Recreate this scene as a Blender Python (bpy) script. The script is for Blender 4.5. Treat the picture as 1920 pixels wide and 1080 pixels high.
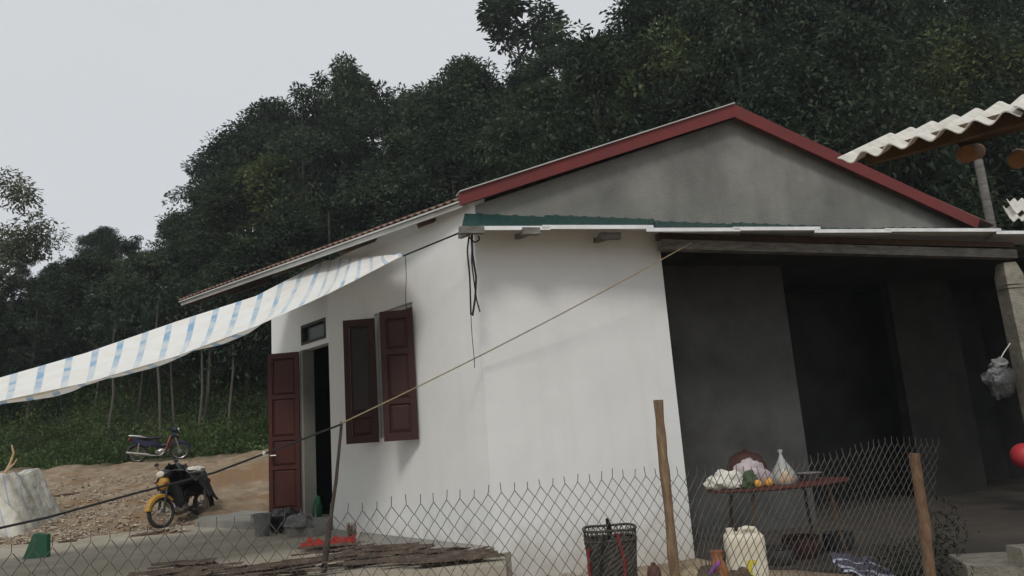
import bpy, math, random
import numpy as np
from mathutils import Vector, noise as mnoise
random.seed(7); rng = np.random.default_rng(11)
scene = bpy.context.scene
for o in list(bpy.data.objects): bpy.data.objects.remove(o)
col = scene.collection

# ------------------------------------------------------------------ camera
FPX, HC = 1400.0, 1.25
PITCH = math.atan(270/1400); ROLL = math.atan(530/7240)
fw = np.array([0, math.cos(PITCH), math.sin(PITCH)])
r0 = np.array([1., 0, 0]); u0 = np.array([0, -math.sin(PITCH), math.cos(PITCH)])
CR = math.cos(ROLL)*r0 - math.sin(ROLL)*u0
CU = math.sin(ROLL)*r0 + math.cos(ROLL)*u0
CC = np.array([0, 0, HC])
cam_d = bpy.data.cameras.new('camera'); cam = bpy.data.objects.new('camera', cam_d); col.objects.link(cam)
cam_d.sensor_width = 36; cam_d.lens = 36*FPX/1920; cam_d.clip_end = 800; cam_d.clip_start = 0.05
from mathutils import Matrix
M = Matrix(((CR[0], CU[0], -fw[0], 0), (CR[1], CU[1], -fw[1], 0), (CR[2], CU[2], -fw[2], HC), (0, 0, 0, 1)))
cam.matrix_world = M
scene.camera = cam
scene.render.resolution_x, scene.render.resolution_y = 1024, 576

# ------------------------------------------------------------------ light
SUN_EL, SUN_AZ = math.radians(46), math.atan2(-0.2, -0.97)   # azimuth measured from +Y towards +X
w = bpy.data.worlds.new('World'); scene.world = w; w.use_nodes = True
nt = w.node_tree; nt.nodes.clear()
sky = nt.nodes.new('ShaderNodeTexSky'); sky.sky_type = 'NISHITA'; sky.sun_disc = False
sky.sun_elevation = SUN_EL; sky.sun_rotation = SUN_AZ; sky.dust_density = 4.0; sky.air_density = 1.0
hs = nt.nodes.new('ShaderNodeHueSaturation'); hs.inputs['Saturation'].default_value = 0.25
mixw = nt.nodes.new('ShaderNodeMix'); mixw.data_type = 'RGBA'; mixw.inputs[0].default_value = 0.8
mixw.inputs[7].default_value = (7.2, 7.45, 7.7, 1)        # even overcast veil
tcw = nt.nodes.new('ShaderNodeTexCoord'); nw0 = nt.nodes.new('ShaderNodeTexNoise'); nw0.inputs['Scale'].default_value = 2.2; nw0.inputs['Detail'].default_value = 5
mw0 = nt.nodes.new('ShaderNodeMapping'); mw0.inputs['Scale'].default_value = (1, 1, 2.5); nt.links.new(tcw.outputs['Generated'], mw0.inputs[0]); nt.links.new(mw0.outputs[0], nw0.inputs['Vector'])
veil = nt.nodes.new('ShaderNodeMix'); veil.data_type = 'RGBA'; veil.inputs[6].default_value = (6.75, 7.05, 7.35, 1); veil.inputs[7].default_value = (7.6, 7.8, 8.0, 1)
nt.links.new(nw0.outputs[0], veil.inputs[0]); nt.links.new(veil.outputs[2], mixw.inputs[7])
bg = nt.nodes.new('ShaderNodeBackground'); bg.inputs['Strength'].default_value = 0.104
out = nt.nodes.new('ShaderNodeOutputWorld')
nt.links.new(sky.outputs[0], hs.inputs['Color']); nt.links.new(hs.outputs[0], mixw.inputs[6])
nt.links.new(mixw.outputs[2], bg.inputs[0]); nt.links.new(bg.outputs[0], out.inputs[0])
sl = bpy.data.lights.new('sun', 'SUN'); sl.energy = 1.5; sl.angle = math.radians(14); sl.color = (1, .97, .92)
sun = bpy.data.objects.new('sun', sl); col.objects.link(sun)
sdir = Vector((math.sin(SUN_AZ)*math.cos(SUN_EL), math.cos(SUN_AZ)*math.cos(SUN_EL), math.sin(SUN_EL)))
sun.rotation_euler = sdir.to_track_quat('Z', 'Y').to_euler()
vs = scene.view_settings; vs.view_transform = 'Standard'; vs.look = 'None'; vs.gamma = 1; vs.use_curve_mapping = False
vs.exposure = 0.0

# ------------------------------------------------------------------ measuring helpers
def ray(x, y): return fw*FPX + CR*(x-960) - CU*(y-540)
def gz(x, y, z=0.0):
    d = ray(x, y); return CC + d*((z-HC)/d[2])
def pl(x, y, P, n):
    d = ray(x, y); return CC + d*(np.dot(np.array(P)-CC, n)/np.dot(d, n))
def at(x, y, Y):
    d = ray(x, y); return CC + d*(Y/d[1])
def V3(a): return np.array(a, float)
def smooth(a, b, t):
    t = np.clip((t-a)/(b-a), 0, 1); return t*t*(3-2*t)

# ------------------------------------------------------------------ mesh helpers
class MB:
    def __init__(s): s.v = []; s.f = []; s.uv = None; s.smooth = False
    def add(s, vs_, fs):
        o = len(s.v); s.v += [tuple(map(float, p)) for p in vs_]; s.f += [tuple(i+o for i in f) for f in fs]
    def box(s, c, size, rz=0, ax=None):
        c = V3(c); hx, hy, hz = [q/2 for q in size]
        if ax is None:
            ca, sa = math.cos(rz), math.sin(rz); ax = (V3((ca, sa, 0)), V3((-sa, ca, 0)), V3((0, 0, 1)))
        P = [c+ax[0]*hx*i+ax[1]*hy*j+ax[2]*hz*k for k in (-1, 1) for i, j in ((-1, -1), (1, -1), (1, 1), (-1, 1))]
        s.add(P, [(3, 2, 1, 0), (4, 5, 6, 7), (0, 1, 5, 4), (1, 2, 6, 5), (2, 3, 7, 6), (3, 0, 4, 7)]); return s
    def beam(s, a, b, wd, ht, up=(0, 0, 1)):
        a, b, up = V3(a), V3(b), V3(up); d = b-a; L = np.linalg.norm(d); d /= L
        sd = np.cross(d, up); sd /= np.linalg.norm(sd); u = np.cross(sd, d)
        return s.box((a+b)/2, (L, wd, ht), ax=(d, sd, u))
    def prism(s, pts, off):
        n = len(pts); off = V3(off); P = [V3(p) for p in pts]; Q = [p+off for p in P]
        s.add(P+Q, [tuple(range(n))[::-1], tuple(range(n, 2*n))]+[(i, (i+1) % n, (i+1) % n+n, i+n) for i in range(n)]); return s
    def tube(s, pts, rad, n=6, caps=True, closed=False):
        pts = [V3(p) for p in pts]; m = len(pts); rad = [rad]*m if np.isscalar(rad) else list(rad)
        vs_, prev = [], None
        for i, p in enumerate(pts):
            if closed: t = pts[(i+1) % m]-pts[i-1]
            else: t = pts[min(i+1, m-1)]-pts[max(i-1, 0)]
            t = t/(np.linalg.norm(t)+1e-9)
            if prev is None:
                prev = np.cross(t, (0, 0, 1)) if abs(t[2]) < .9 else np.cross(t, (1, 0, 0))
            a = prev-t*np.dot(prev, t); a /= np.linalg.norm(a)+1e-9; b = np.cross(t, a); prev = a
            for k in range(n):
                q = 2*math.pi*k/n; vs_.append(p+(a*math.cos(q)+b*math.sin(q))*rad[i])
        fs = []
        for i in range(m if closed else m-1):
            j = (i+1) % m
            for k in range(n): fs.append((i*n+k, i*n+(k+1) % n, j*n+(k+1) % n, j*n+k))
        if caps and not closed: fs += [tuple(range(n))[::-1], tuple((m-1)*n+k for k in range(n))]
        s.add(vs_, fs); s.smooth = True; return s
    def lathe(s, prof, c=(0, 0, 0), n=24, ax=None, jit=0.0):
        c = V3(c); ax = ax or (V3((1, 0, 0)), V3((0, 1, 0)), V3((0, 0, 1)))
        vs_ = []
        for r, z in prof:
            for k in range(n):
                q = 2*math.pi*k/n; rr = r*(1+jit*(random.random()-.5)); vs_.append(c+(ax[0]*math.cos(q)+ax[1]*math.sin(q))*rr+ax[2]*z)
        fs = [(i*n+k, i*n+(k+1) % n, (i+1)*n+(k+1) % n, (i+1)*n+k) for i in range(len(prof)-1) for k in range(n)]
        s.add(vs_, fs); s.smooth = True; return s
    def lump(s, c, size, amp=.25, fr=1.6, nu=20, nv=12, flat=0.0, seed=0):
        vs_, fs = [], []
        for i in range(nv+1):
            ph = math.pi*i/nv
            for j in range(nu):
                th = 2*math.pi*j/nu; d = Vector((math.sin(ph)*math.cos(th), math.sin(ph)*math.sin(th), math.cos(ph)))
                k = 1+amp*mnoise.noise(d*fr+Vector((seed*7.3, seed*3.1, 0)))+amp*.4*mnoise.noise(d*fr*3+Vector((0, seed*5.1, 9)))
                z = d.z*k
                if z < -flat and flat > 0: z = -flat
                vs_.append((c[0]+d.x*k*size[0], c[1]+d.y*k*size[1], c[2]+z*size[2]))
        for i in range(nv):
            for j in range(nu): fs.append((i*nu+j, (i+1)*nu+j, (i+1)*nu+(j+1) % nu, i*nu+(j+1) % nu))
        s.add(vs_, fs); s.smooth = True; return s
    def mesh(s, name, mat=None):
        me = bpy.data.meshes.new(name); me.from_pydata(s.v, [], s.f)
        if s.uv is not None:
            ul = me.uv_layers.new(name='UVMap'); li = np.zeros(len(me.loops), int); me.loops.foreach_get('vertex_index', li)
            ul.data.foreach_set('uv', np.array(s.uv, float)[li].ravel())
        if s.smooth:
            me.polygons.foreach_set('use_smooth', [True]*len(me.polygons))
            try: me.set_sharp_from_angle(angle=math.radians(40))
            except Exception: pass
        if mat: me.materials.append(mat)
        return me
    def build(s, name, mat, parent=None, label=None):
        return link(name, s.mesh(name, mat), parent, label)
def link(name, me, parent=None, label=None):
    o = bpy.data.objects.new(name, me); col.objects.link(o)
    if parent is not None:
        o.parent = parent
        root = parent
        lo = V3((0, 0, 0))
    if label: o['label'] = label
    return o
def tag(o, label, cat, group=None):
    o['label'] = label; o['category'] = cat
    if group: o['group'] = group
    return o
def thing(name, label, cat, loc=(0, 0, 0), rz=0, group=None):
    o = bpy.data.objects.new(name, None); col.objects.link(o); o.location = tuple(map(float, loc)); o.rotation_euler = (0, 0, rz)
    o.empty_display_size = .1
    return tag(o, label, cat, group)
def local(root, p):   # world point -> the thing's own frame (things built in world coordinates use rz = 0)
    return V3(p)-V3(root.location)
def struct(name, mb, mat):
    o = mb.build(name, mat); o['kind'] = 'structure'; return o
def wbuild(mb, name, mat, root, label=None):   # parts given in world coordinates
    L = V3(root.location); mb.v = [tuple(V3(p)-L) for p in mb.v]
    return mb.build(name, mat, root, label)

# ------------------------------------------------------------------ materials
def mat(name, c, rough=.8, c2=None, scale=3, detail=6, bump=0.0, bscale=None, metal=0, spec=.3, stretch=None, lo=.35, hi=.65, trans=0, coord='Object', island=0):
    m = bpy.data.materials.new(name); m.use_nodes = True; t = m.node_tree; b = t.nodes['Principled BSDF']
    b.inputs['Roughness'].default_value = rough; b.inputs['Metallic'].default_value = metal
    b.inputs['Specular IOR Level'].default_value = spec
    b.inputs['Base Color'].default_value = (*c, 1)
    if trans: b.inputs['Transmission Weight'].default_value = trans
    tc = t.nodes.new('ShaderNodeTexCoord'); src = tc.outputs[coord]
    if stretch:
        mp = t.nodes.new('ShaderNodeMapping'); mp.inputs['Scale'].default_value = stretch
        t.links.new(src, mp.inputs[0]); src = mp.outputs[0]
    last = None
    if c2 is not None:
        n = t.nodes.new('ShaderNodeTexNoise'); n.inputs['Scale'].default_value = scale; n.inputs['Detail'].default_value = detail
        n.inputs['Roughness'].default_value = .62
        t.links.new(src, n.inputs['Vector'])
        r = t.nodes.new('ShaderNodeMapRange'); r.inputs[1].default_value = lo; r.inputs[2].default_value = hi
        t.links.new(n.outputs[0], r.inputs[0])
        x = t.nodes.new('ShaderNodeMix'); x.data_type = 'RGBA'; x.inputs[6].default_value = (*c, 1); x.inputs[7].default_value = (*c2, 1)
        t.links.new(r.outputs[0], x.inputs[0]); t.links.new(x.outputs[2], b.inputs['Base Color']); last = x.outputs[2]
    if island:
        g = t.nodes.new('ShaderNodeNewGeometry'); oi = t.nodes.new('ShaderNodeObjectInfo')
        h = t.nodes.new('ShaderNodeHueSaturation')
        a = t.nodes.new('ShaderNodeMapRange'); a.inputs[3].default_value = 1-island; a.inputs[4].default_value = 1+island
        t.links.new(g.outputs['Random Per Island'], a.inputs[0])
        a2 = t.nodes.new('ShaderNodeMapRange'); a2.inputs[3].default_value = .78; a2.inputs[4].default_value = 1.25
        t.links.new(oi.outputs['Random'], a2.inputs[0])
        mu = t.nodes.new('ShaderNodeMath'); mu.operation = 'MULTIPLY'; t.links.new(a.outputs[0], mu.inputs[0]); t.links.new(a2.outputs[0], mu.inputs[1])
        a3 = t.nodes.new('ShaderNodeMapRange'); a3.inputs[3].default_value = .475; a3.inputs[4].default_value = .515
        t.links.new(g.outputs['Random Per Island'], a3.inputs[0])
        t.links.new(mu.outputs[0], h.inputs['Value']); t.links.new(a3.outputs[0], h.inputs['Hue'])
        if last: t.links.new(last, h.inputs['Color'])
        else: h.inputs['Color'].default_value = (*c, 1)
        t.links.new(h.outputs[0], b.inputs['Base Color'])
    if bump:
        n2 = t.nodes.new('ShaderNodeTexNoise'); n2.inputs['Scale'].default_value = bscale or scale*4; n2.inputs['Detail'].default_value = 8
        t.links.new(src, n2.inputs['Vector'])
        bp = t.nodes.new('ShaderNodeBump'); bp.inputs['Strength'].default_value = bump; bp.inputs['Distance'].default_value = .03
        t.links.new(n2.outputs[0], bp.inputs['Height']); t.links.new(bp.outputs[0], b.inputs['Normal'])
    return m

def leafmat(name, c, c2, island=.45):
    m = mat(name, c, .7, c2, scale=.5, spec=.12, island=island, lo=.4, hi=.6)
    t = m.node_tree; b = t.nodes['Principled BSDF']; o = t.nodes['Material Output']
    tr = t.nodes.new('ShaderNodeBsdfTranslucent'); mx = t.nodes.new('ShaderNodeMixShader'); mx.inputs[0].default_value = .3
    lk = [l for l in t.links if l.to_socket == b.inputs['Base Color']][0].from_socket
    t.links.new(lk, tr.inputs[0]); t.links.new(b.outputs[0], mx.inputs[1]); t.links.new(tr.outputs[0], mx.inputs[2]); t.links.new(mx.outputs[0], o.inputs[0])
    return m

m_white = mat('white_paint', (.69, .695, .68), .85, (.64, .645, .63), 1.3, bump=.12, bscale=60, spec=.15)
def add_streaks(m, col_, zlo, zhi, amt=.35, sx=7):
    t = m.node_tree; b = t.nodes['Principled BSDF']; src = [l for l in t.links if l.to_socket == b.inputs['Base Color']][0].from_socket
    g = t.nodes.new('ShaderNodeNewGeometry'); mp = t.nodes.new('ShaderNodeMapping'); mp.inputs['Scale'].default_value = (sx, sx, .35); t.links.new(g.outputs['Position'], mp.inputs[0])
    n = t.nodes.new('ShaderNodeTexNoise'); n.inputs['Scale'].default_value = 1; n.inputs['Detail'].default_value = 5; t.links.new(mp.outputs[0], n.inputs['Vector'])
    r = t.nodes.new('ShaderNodeMapRange'); r.inputs[1].default_value = .52; r.inputs[2].default_value = .75; r.inputs[4].default_value = amt; t.links.new(n.outputs[0], r.inputs[0])
    x = t.nodes.new('ShaderNodeMix'); x.data_type = 'RGBA'; x.inputs[7].default_value = (*col_, 1); t.links.new(r.outputs[0], x.inputs[0]); t.links.new(src, x.inputs[6])
    sp = t.nodes.new('ShaderNodeSeparateXYZ'); t.links.new(g.outputs['Position'], sp.inputs[0])   # mud splash along the foot
    n2 = t.nodes.new('ShaderNodeTexNoise'); n2.inputs['Scale'].default_value = 5; n2.inputs['Detail'].default_value = 7; t.links.new(g.outputs['Position'], n2.inputs['Vector'])
    ma = t.nodes.new('ShaderNodeMath'); ma.operation = 'MULTIPLY_ADD'; ma.inputs[1].default_value = -.9; t.links.new(n2.outputs[0], ma.inputs[0]); t.links.new(sp.outputs[2], ma.inputs[2])
    r2 = t.nodes.new('ShaderNodeMapRange'); r2.inputs[1].default_value = zhi; r2.inputs[2].default_value = zlo; r2.inputs[4].default_value = .55; t.links.new(ma.outputs[0], r2.inputs[0])
    y = t.nodes.new('ShaderNodeMix'); y.data_type = 'RGBA'; y.inputs[7].default_value = (.33, .27, .2, 1); t.links.new(r2.outputs[0], y.inputs[0]); t.links.new(x.outputs[2], y.inputs[6]); t.links.new(y.outputs[2], b.inputs['Base Color'])
add_streaks(m_white, (.56, .56, .54), -.75, -.15, .22)
m_cement = mat('bare_cement_render', (.12, .12, .11), .9, (.245, .243, .222), .9, bump=.3, bscale=40, spec=.15, lo=.3, hi=.7)
add_streaks(m_cement, (.1, .1, .092), -9, -8, .45, 2.2)
m_dark_cement = mat('shade_darkened_cement', (.085, .085, .08), .9, (.052, .051, .049), 1.4, bump=.4, bscale=30, spec=.1)  # bare cement darkened to stand for the shade of the recess
m_dim_cement = mat('shade_deepened_cement', (.036, .034, .03), .9, (.02, .02, .018), 2)  # same cement, darker again for the deeper shade at the pillar
m_inner = mat('shade_dark_plaster', (.05, .05, .048), .9, (.03, .03, .029), 1.2, spec=.1)  # interior plaster coloured near-black in place of shade
m_red = mat('red_painted_trim', (.15, .023, .021), .65, (.115, .022, .02), 3, spec=.35)
m_wood_red = mat('varnished_red_brown_wood', (.040, .0125, .0095), .65, (.028, .010, .008), 8, stretch=(6, 6, .6), bump=.1)
m_door = mat('red_brown_door_wood', (.062, .014, .009), .6, (.044, .011, .008), 8, stretch=(6, 6, .6), bump=.1)
m_concrete = mat('yard_concrete', (.26, .23, .18), .92, (.375, .34, .275), 1.6, bump=.35, bscale=25, spec=.15, lo=.3, hi=.72)
m_porch = mat('porch_concrete', (.2, .195, .175), .9, (.26, .25, .22), 2.2, bump=.3, bscale=30, spec=.15)
m_post = mat('rough_post_concrete', (.3, .28, .23), .95, (.2, .185, .15), 9, bump=.7, bscale=55, spec=.1)
m_green_tin = mat('green_roof_tin', (.008, .038, .033), .5, (.012, .048, .042), 2, metal=.1)
m_foam = mat('white_foam_edge', (.75, .76, .76), .7, (.6, .6, .6), 5)
m_roof = mat('brown_roof_tin', (.14, .07, .05), .6, (.2, .13, .1), 4)
m_fascia = mat('pale_grey_board', (.5, .5, .48), .8, (.4, .4, .38), 3)
m_fibro = mat('weathered_fibre_cement', (.62, .6, .55), .9, (.46, .44, .39), 7, bump=.3, bscale=60, spec=.1)
m_beam = mat('weathered_grey_beam', (.2, .19, .175), .9, (.1, .095, .085), 5, stretch=(1, 1, 4), bump=.4)
m_timber = mat('old_brown_timber', (.1, .065, .04), .9, (.06, .04, .028), 6, bump=.4)
m_log = mat('fresh_log_end', (.24, .125, .055), .85, (.16, .08, .035), 9, bump=.3)
m_stick = mat('peeled_stick_bark', (.15, .098, .06), .9, (.26, .18, .11), 7, stretch=(5, 5, 1), bump=.5, bscale=30, lo=.45, hi=.7)
m_stick2 = mat('red_brown_stick_bark', (.14, .08, .045), .9, (.22, .145, .09), 9, stretch=(5, 5, 1), bump=.5, bscale=30, lo=.4, hi=.7)
m_wire = mat('dull_galvanised_wire', (.12, .118, .112), .6, (.07, .067, .06), 20, metal=.3)
m_rope = mat('dirty_tan_rope', (.3, .24, .15), .9, (.2, .16, .1), 15)
m_cable = mat('black_cable', (.012, .012, .013), .6)
m_pole = mat('dark_bamboo_pole', (.06, .045, .035), .8, (.04, .03, .024), 8)
m_bark = mat('cinnamon_bark', (.055, .039, .029), .95, (.115, .085, .064), 10, stretch=(1, 1, 1), bump=.7, bscale=40, lo=.4, hi=.68)
m_trunk = mat('grey_tree_bark', (.1, .088, .07), .95, (.055, .05, .04), 6, bump=.5)
m_black = mat('black_plastic', (.012, .012, .013), .45, (.02, .02, .022), 6)
m_rubber = mat('tyre_rubber', (.022, .021, .02), .85, (.06, .05, .04), 8)
m_chrome = mat('dull_chrome', (.45, .44, .42), .35, (.3, .29, .27), 6, metal=.8)
m_yellow = mat('yellow_moped_paint', (.45, .25, .03), .45, (.3, .17, .03), 5)
m_navy = mat('dark_blue_moped_paint', (.02, .022, .05), .35)
m_maroon = mat('red_moped_panel', (.25, .07, .07), .45)
m_lens = mat('headlamp_lens', (.6, .55, .45), .25, (.5, .45, .36), 5)
m_bagblk = mat('crumpled_black_cover', (.014, .014, .015), .32, (.03, .03, .032), 5, bump=.6, bscale=14, spec=.6)
m_basket = mat('grey_brown_woven_bamboo', (.035, .032, .027), .85, (.085, .075, .06), 30, bump=.8, bscale=60)
m_redstrap = mat('dark_red_strap', (.16, .018, .022), .8)
m_jerry = mat('milky_white_plastic', (.62, .58, .47), .5, (.52, .47, .36), 4)
m_pan = mat('sooty_metal', (.06, .06, .06), .6, (.03, .03, .03), 8, metal=.3)
m_label = mat('yellow_label', (.55, .46, .05), .7)
m_orange = mat('orange_plastic', (.34, .12, .04), .6, (.25, .09, .03), 4)
m_purple = mat('purple_strap', (.2, .04, .3), .6)
m_tabler = mat('dark_red_tabletop', (.085, .021, .017), .6, (.06, .018, .014), 5)
m_bagw = mat('white_thin_plastic', (.62, .6, .54), .45, (.5, .48, .43), 7, bump=.5, bscale=18)
m_bagp = mat('pale_pink_plastic', (.45, .38, .4), .45, (.35, .3, .31), 9, bump=.5, bscale=18)
m_leafgreen = mat('dark_green_vegetable', (.03, .055, .02), .7, (.05, .08, .03), 12)
m_fruit = mat('orange_fruit_skin', (.6, .33, .06), .5, (.55, .24, .04), 6)
m_pot = mat('dark_brown_pot', (.03, .013, .01), .6, (.05, .018, .014), 6)
m_bottle = mat('brown_clay_bottle', (.09, .04, .028), .6, (.06, .03, .02), 7)
m_redcloth = mat('red_cloth', (.36, .038, .03), .9, (.2, .025, .022), 9, bump=.4)
m_greenp = mat('dark_green_plastic', (.015, .09, .04), .5, (.02, .11, .05), 4)
m_bucket = mat('grey_dirty_plastic', (.2, .2, .2), .7, (.13, .13, .13), 8)
m_redball = mat('red_plastic', (.42, .04, .05), .4)
m_deadwood = mat('pale_dead_wood', (.5, .4, .27), .85, (.4, .24, .1), 8)
m_glass = mat('dark_window_glass', (.018, .019, .02), .3, spec=.35)
m_darkpane = mat('dark_dusty_pane', (.016, .011, .01), .5, (.024, .016, .014), 3)
m_soil = mat('chips', (.2, .14, .09), .95, (.32, .25, .18), 2)

def clear_plastic():
    m = bpy.data.materials.new('clear_thin_plastic'); m.use_nodes = True; t = m.node_tree; b = t.nodes['Principled BSDF']
    b.inputs['Base Color'].default_value = (.6, .62, .6, 1); b.inputs['Roughness'].default_value = .25
    tr = t.nodes.new('ShaderNodeBsdfTransparent'); mx = t.nodes.new('ShaderNodeMixShader'); mx.inputs[0].default_value = .4
    t.links.new(tr.outputs[0], mx.inputs[1]); t.links.new(b.outputs[0], mx.inputs[2]); t.links.new(mx.outputs[0], t.nodes['Material Output'].inputs[0])
    return m
m_clear = clear_plastic()
m_greybag = mat('grey_thin_plastic', (.025, .025, .026), .35, (.05, .05, .05), 9, bump=.6, bscale=20, spec=.5)

def tarp_mat(name, nstripe, wf, base, blue, dirty, hem=True):
    m = bpy.data.materials.new(name); m.use_nodes = True; t = m.node_tree; b = t.nodes['Principled BSDF']
    b.inputs['Roughness'].default_value = .55
    uv = t.nodes.new('ShaderNodeUVMap'); sp = t.nodes.new('ShaderNodeSeparateXYZ'); t.links.new(uv.outputs[0], sp.inputs[0])
    mu = t.nodes.new('ShaderNodeMath'); mu.operation = 'MULTIPLY'; mu.inputs[1].default_value = nstripe; t.links.new(sp.outputs[0], mu.inputs[0])
    fr = t.nodes.new('ShaderNodeMath'); fr.operation = 'FRACT'; t.links.new(mu.outputs[0], fr.inputs[0])
    lt = t.nodes.new('ShaderNodeMath'); lt.operation = 'LESS_THAN'; lt.inputs[1].default_value = wf; t.links.new(fr.outputs[0], lt.inputs[0])
    tc = t.nodes.new('ShaderNodeTexCoord'); n = t.nodes.new('ShaderNodeTexNoise'); n.inputs['Scale'].default_value = 3; n.inputs['Detail'].default_value = 6
    t.links.new(tc.outputs['Object'], n.inputs['Vector'])
    x0 = t.nodes.new('ShaderNodeMix'); x0.data_type = 'RGBA'; x0.inputs[6].default_value = (*base, 1); x0.inputs[7].default_value = (*dirty, 1)
    r = t.nodes.new('ShaderNodeMapRange'); r.inputs[1].default_value = .42; r.inputs[2].default_value = .72; t.links.new(n.outputs[0], r.inputs[0]); t.links.new(r.outputs[0], x0.inputs[0])
    last = x0.outputs[2]
    if hem:
        gt = t.nodes.new('ShaderNodeMath'); gt.operation = 'LESS_THAN'; gt.inputs[1].default_value = .05; t.links.new(sp.outputs[1], gt.inputs[0])
        xh = t.nodes.new('ShaderNodeMix'); xh.data_type = 'RGBA'; xh.inputs[7].default_value = (.62, .52, .36, 1)
        t.links.new(gt.outputs[0], xh.inputs[0]); t.links.new(last, xh.inputs[6]); last = xh.outputs[2]
    x = t.nodes.new('ShaderNodeMix'); x.data_type = 'RGBA'; x.inputs[7].default_value = (*blue, 1)
    if hem:      # stripe colour paled mid-sheet in place of light, and broken by noise
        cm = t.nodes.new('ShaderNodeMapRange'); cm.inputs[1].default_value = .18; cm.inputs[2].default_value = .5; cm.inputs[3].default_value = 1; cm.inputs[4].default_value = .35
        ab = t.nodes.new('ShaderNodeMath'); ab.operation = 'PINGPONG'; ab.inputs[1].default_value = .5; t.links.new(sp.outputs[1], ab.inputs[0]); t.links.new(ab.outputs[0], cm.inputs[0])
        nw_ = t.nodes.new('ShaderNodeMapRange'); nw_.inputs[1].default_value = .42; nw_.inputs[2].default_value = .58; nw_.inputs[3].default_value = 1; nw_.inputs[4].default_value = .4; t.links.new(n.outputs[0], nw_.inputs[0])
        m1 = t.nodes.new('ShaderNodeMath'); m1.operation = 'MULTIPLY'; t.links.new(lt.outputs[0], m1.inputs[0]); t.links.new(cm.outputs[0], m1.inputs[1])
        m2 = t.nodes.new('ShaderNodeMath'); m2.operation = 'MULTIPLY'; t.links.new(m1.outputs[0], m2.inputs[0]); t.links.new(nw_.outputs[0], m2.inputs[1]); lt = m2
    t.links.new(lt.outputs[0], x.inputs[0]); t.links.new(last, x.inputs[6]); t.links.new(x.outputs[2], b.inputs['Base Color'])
    tr = t.nodes.new('ShaderNodeBsdfTranslucent'); mx = t.nodes.new('ShaderNodeMixShader'); mx.inputs[0].default_value = .25
    t.links.new(x.outputs[2], tr.inputs[0]); t.links.new(b.outputs[0], mx.inputs[1]); t.links.new(tr.outputs[0], mx.inputs[2]); t.links.new(mx.outputs[0], t.nodes['Material Output'].inputs[0])
    bp = t.nodes.new('ShaderNodeBump'); bp.inputs['Strength'].default_value = .6; bp.inputs['Distance'].default_value = .05
    n2 = t.nodes.new('ShaderNodeTexNoise'); n2.inputs['Scale'].default_value = 5; t.links.new(tc.outputs['Object'], n2.inputs['Vector'])
    t.links.new(n2.outputs[0], bp.inputs['Height']); t.links.new(bp.outputs[0], b.inputs['Normal'])
    return m
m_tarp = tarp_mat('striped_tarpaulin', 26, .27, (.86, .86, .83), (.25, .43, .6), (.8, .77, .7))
m_tarp2 = tarp_mat('worn_striped_tarpaulin', 4, .08, (.5, .475, .4), (.25, .3, .42), (.34, .315, .255), hem=False)
m_tarp2.node_tree.nodes['Mix Shader'].inputs[0].default_value = .04
for n_ in m_tarp2.node_tree.nodes:
    if n_.type == 'BUMP': n_.inputs['Strength'].default_value = .9; n_.inputs['Distance'].default_value = .05
m_stripecloth = tarp_mat('dark_striped_cloth', 7, .3, (.03, .028, .05), (.35, .36, .45), (.05, .045, .08), hem=False)
m_stripecloth.node_tree.nodes['Mix Shader'].inputs[0].default_value = .0

# ------------------------------------------------------------------ key lines of the house
A = gz(928, 1038); B = gz(625, 1001)
fd = (B-A)/np.linalg.norm(B-A); LF = float(np.linalg.norm(B-A))
no = V3((-fd[1], fd[0], 0));  no = no if no[0] < 0 else -no        # facade, outward
GA = math.radians(20); gd = V3((math.cos(GA), math.sin(GA), 0)); go = V3((gd[1], -gd[0], 0))  # gable direction, outward
UP = V3((0, 0, 1))
def gp(u, v, z): return A+gd*u+go*v+UP*z             # gable coordinates (v outwards)
def gpx(x, y, v=0.0): return pl(x, y, A+go*v, go)

# ------------------------------------------------------------------ ground
def gh(x, y):
    q = (x-A[0])*no[0]+(y-A[1])*no[1]
    sl = (x-A[0])*fd[0]+(y-A[1])*fd[1]
    left = np.maximum(smooth(1.6, 3.6, q), smooth(8.1, 9.6, sl))
    yard = -0.34 + .30*np.maximum(np.maximum(smooth(.3, 1.2, q), smooth(7.9, 8.6, sl)), smooth(19, 24, y))*smooth(9.5, 11.5, y)
    rise = np.clip((y-12.6)/11.4, 0, 1)*1.22*left
    bank = (.40*smooth(17.2, 18.8, y+.4*np.sin(x*1.3)))*smooth(-9.0, -6.5, x)*left*(1-smooth(22, 25, y))
    y0 = 25.6-7.0*smooth(-2, 6, x)
    d = np.maximum(y-y0, 0)
    hill = .55*d*(1-np.exp(-d/3.0))
    hill = np.minimum(hill, 9+.06*d) + smooth(-12, 14, x)*np.clip(d*.18, 0, 6)
    return yard+rise+bank+hill
def ghn(x, y):
    z = float(gh(np.array(x), np.array(y)))
    a = .13 if (y > 13 and (x < -4.5 or y > 20)) else .025
    return z + a*(mnoise.noise((x*.9, y*.9, 0)))+a*.5*mnoise.noise((x*2.7, y*2.7, 4))+(.035*mnoise.noise((x*7, y*7, 2)) if 12.8 < y < 25 else 0)
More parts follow.
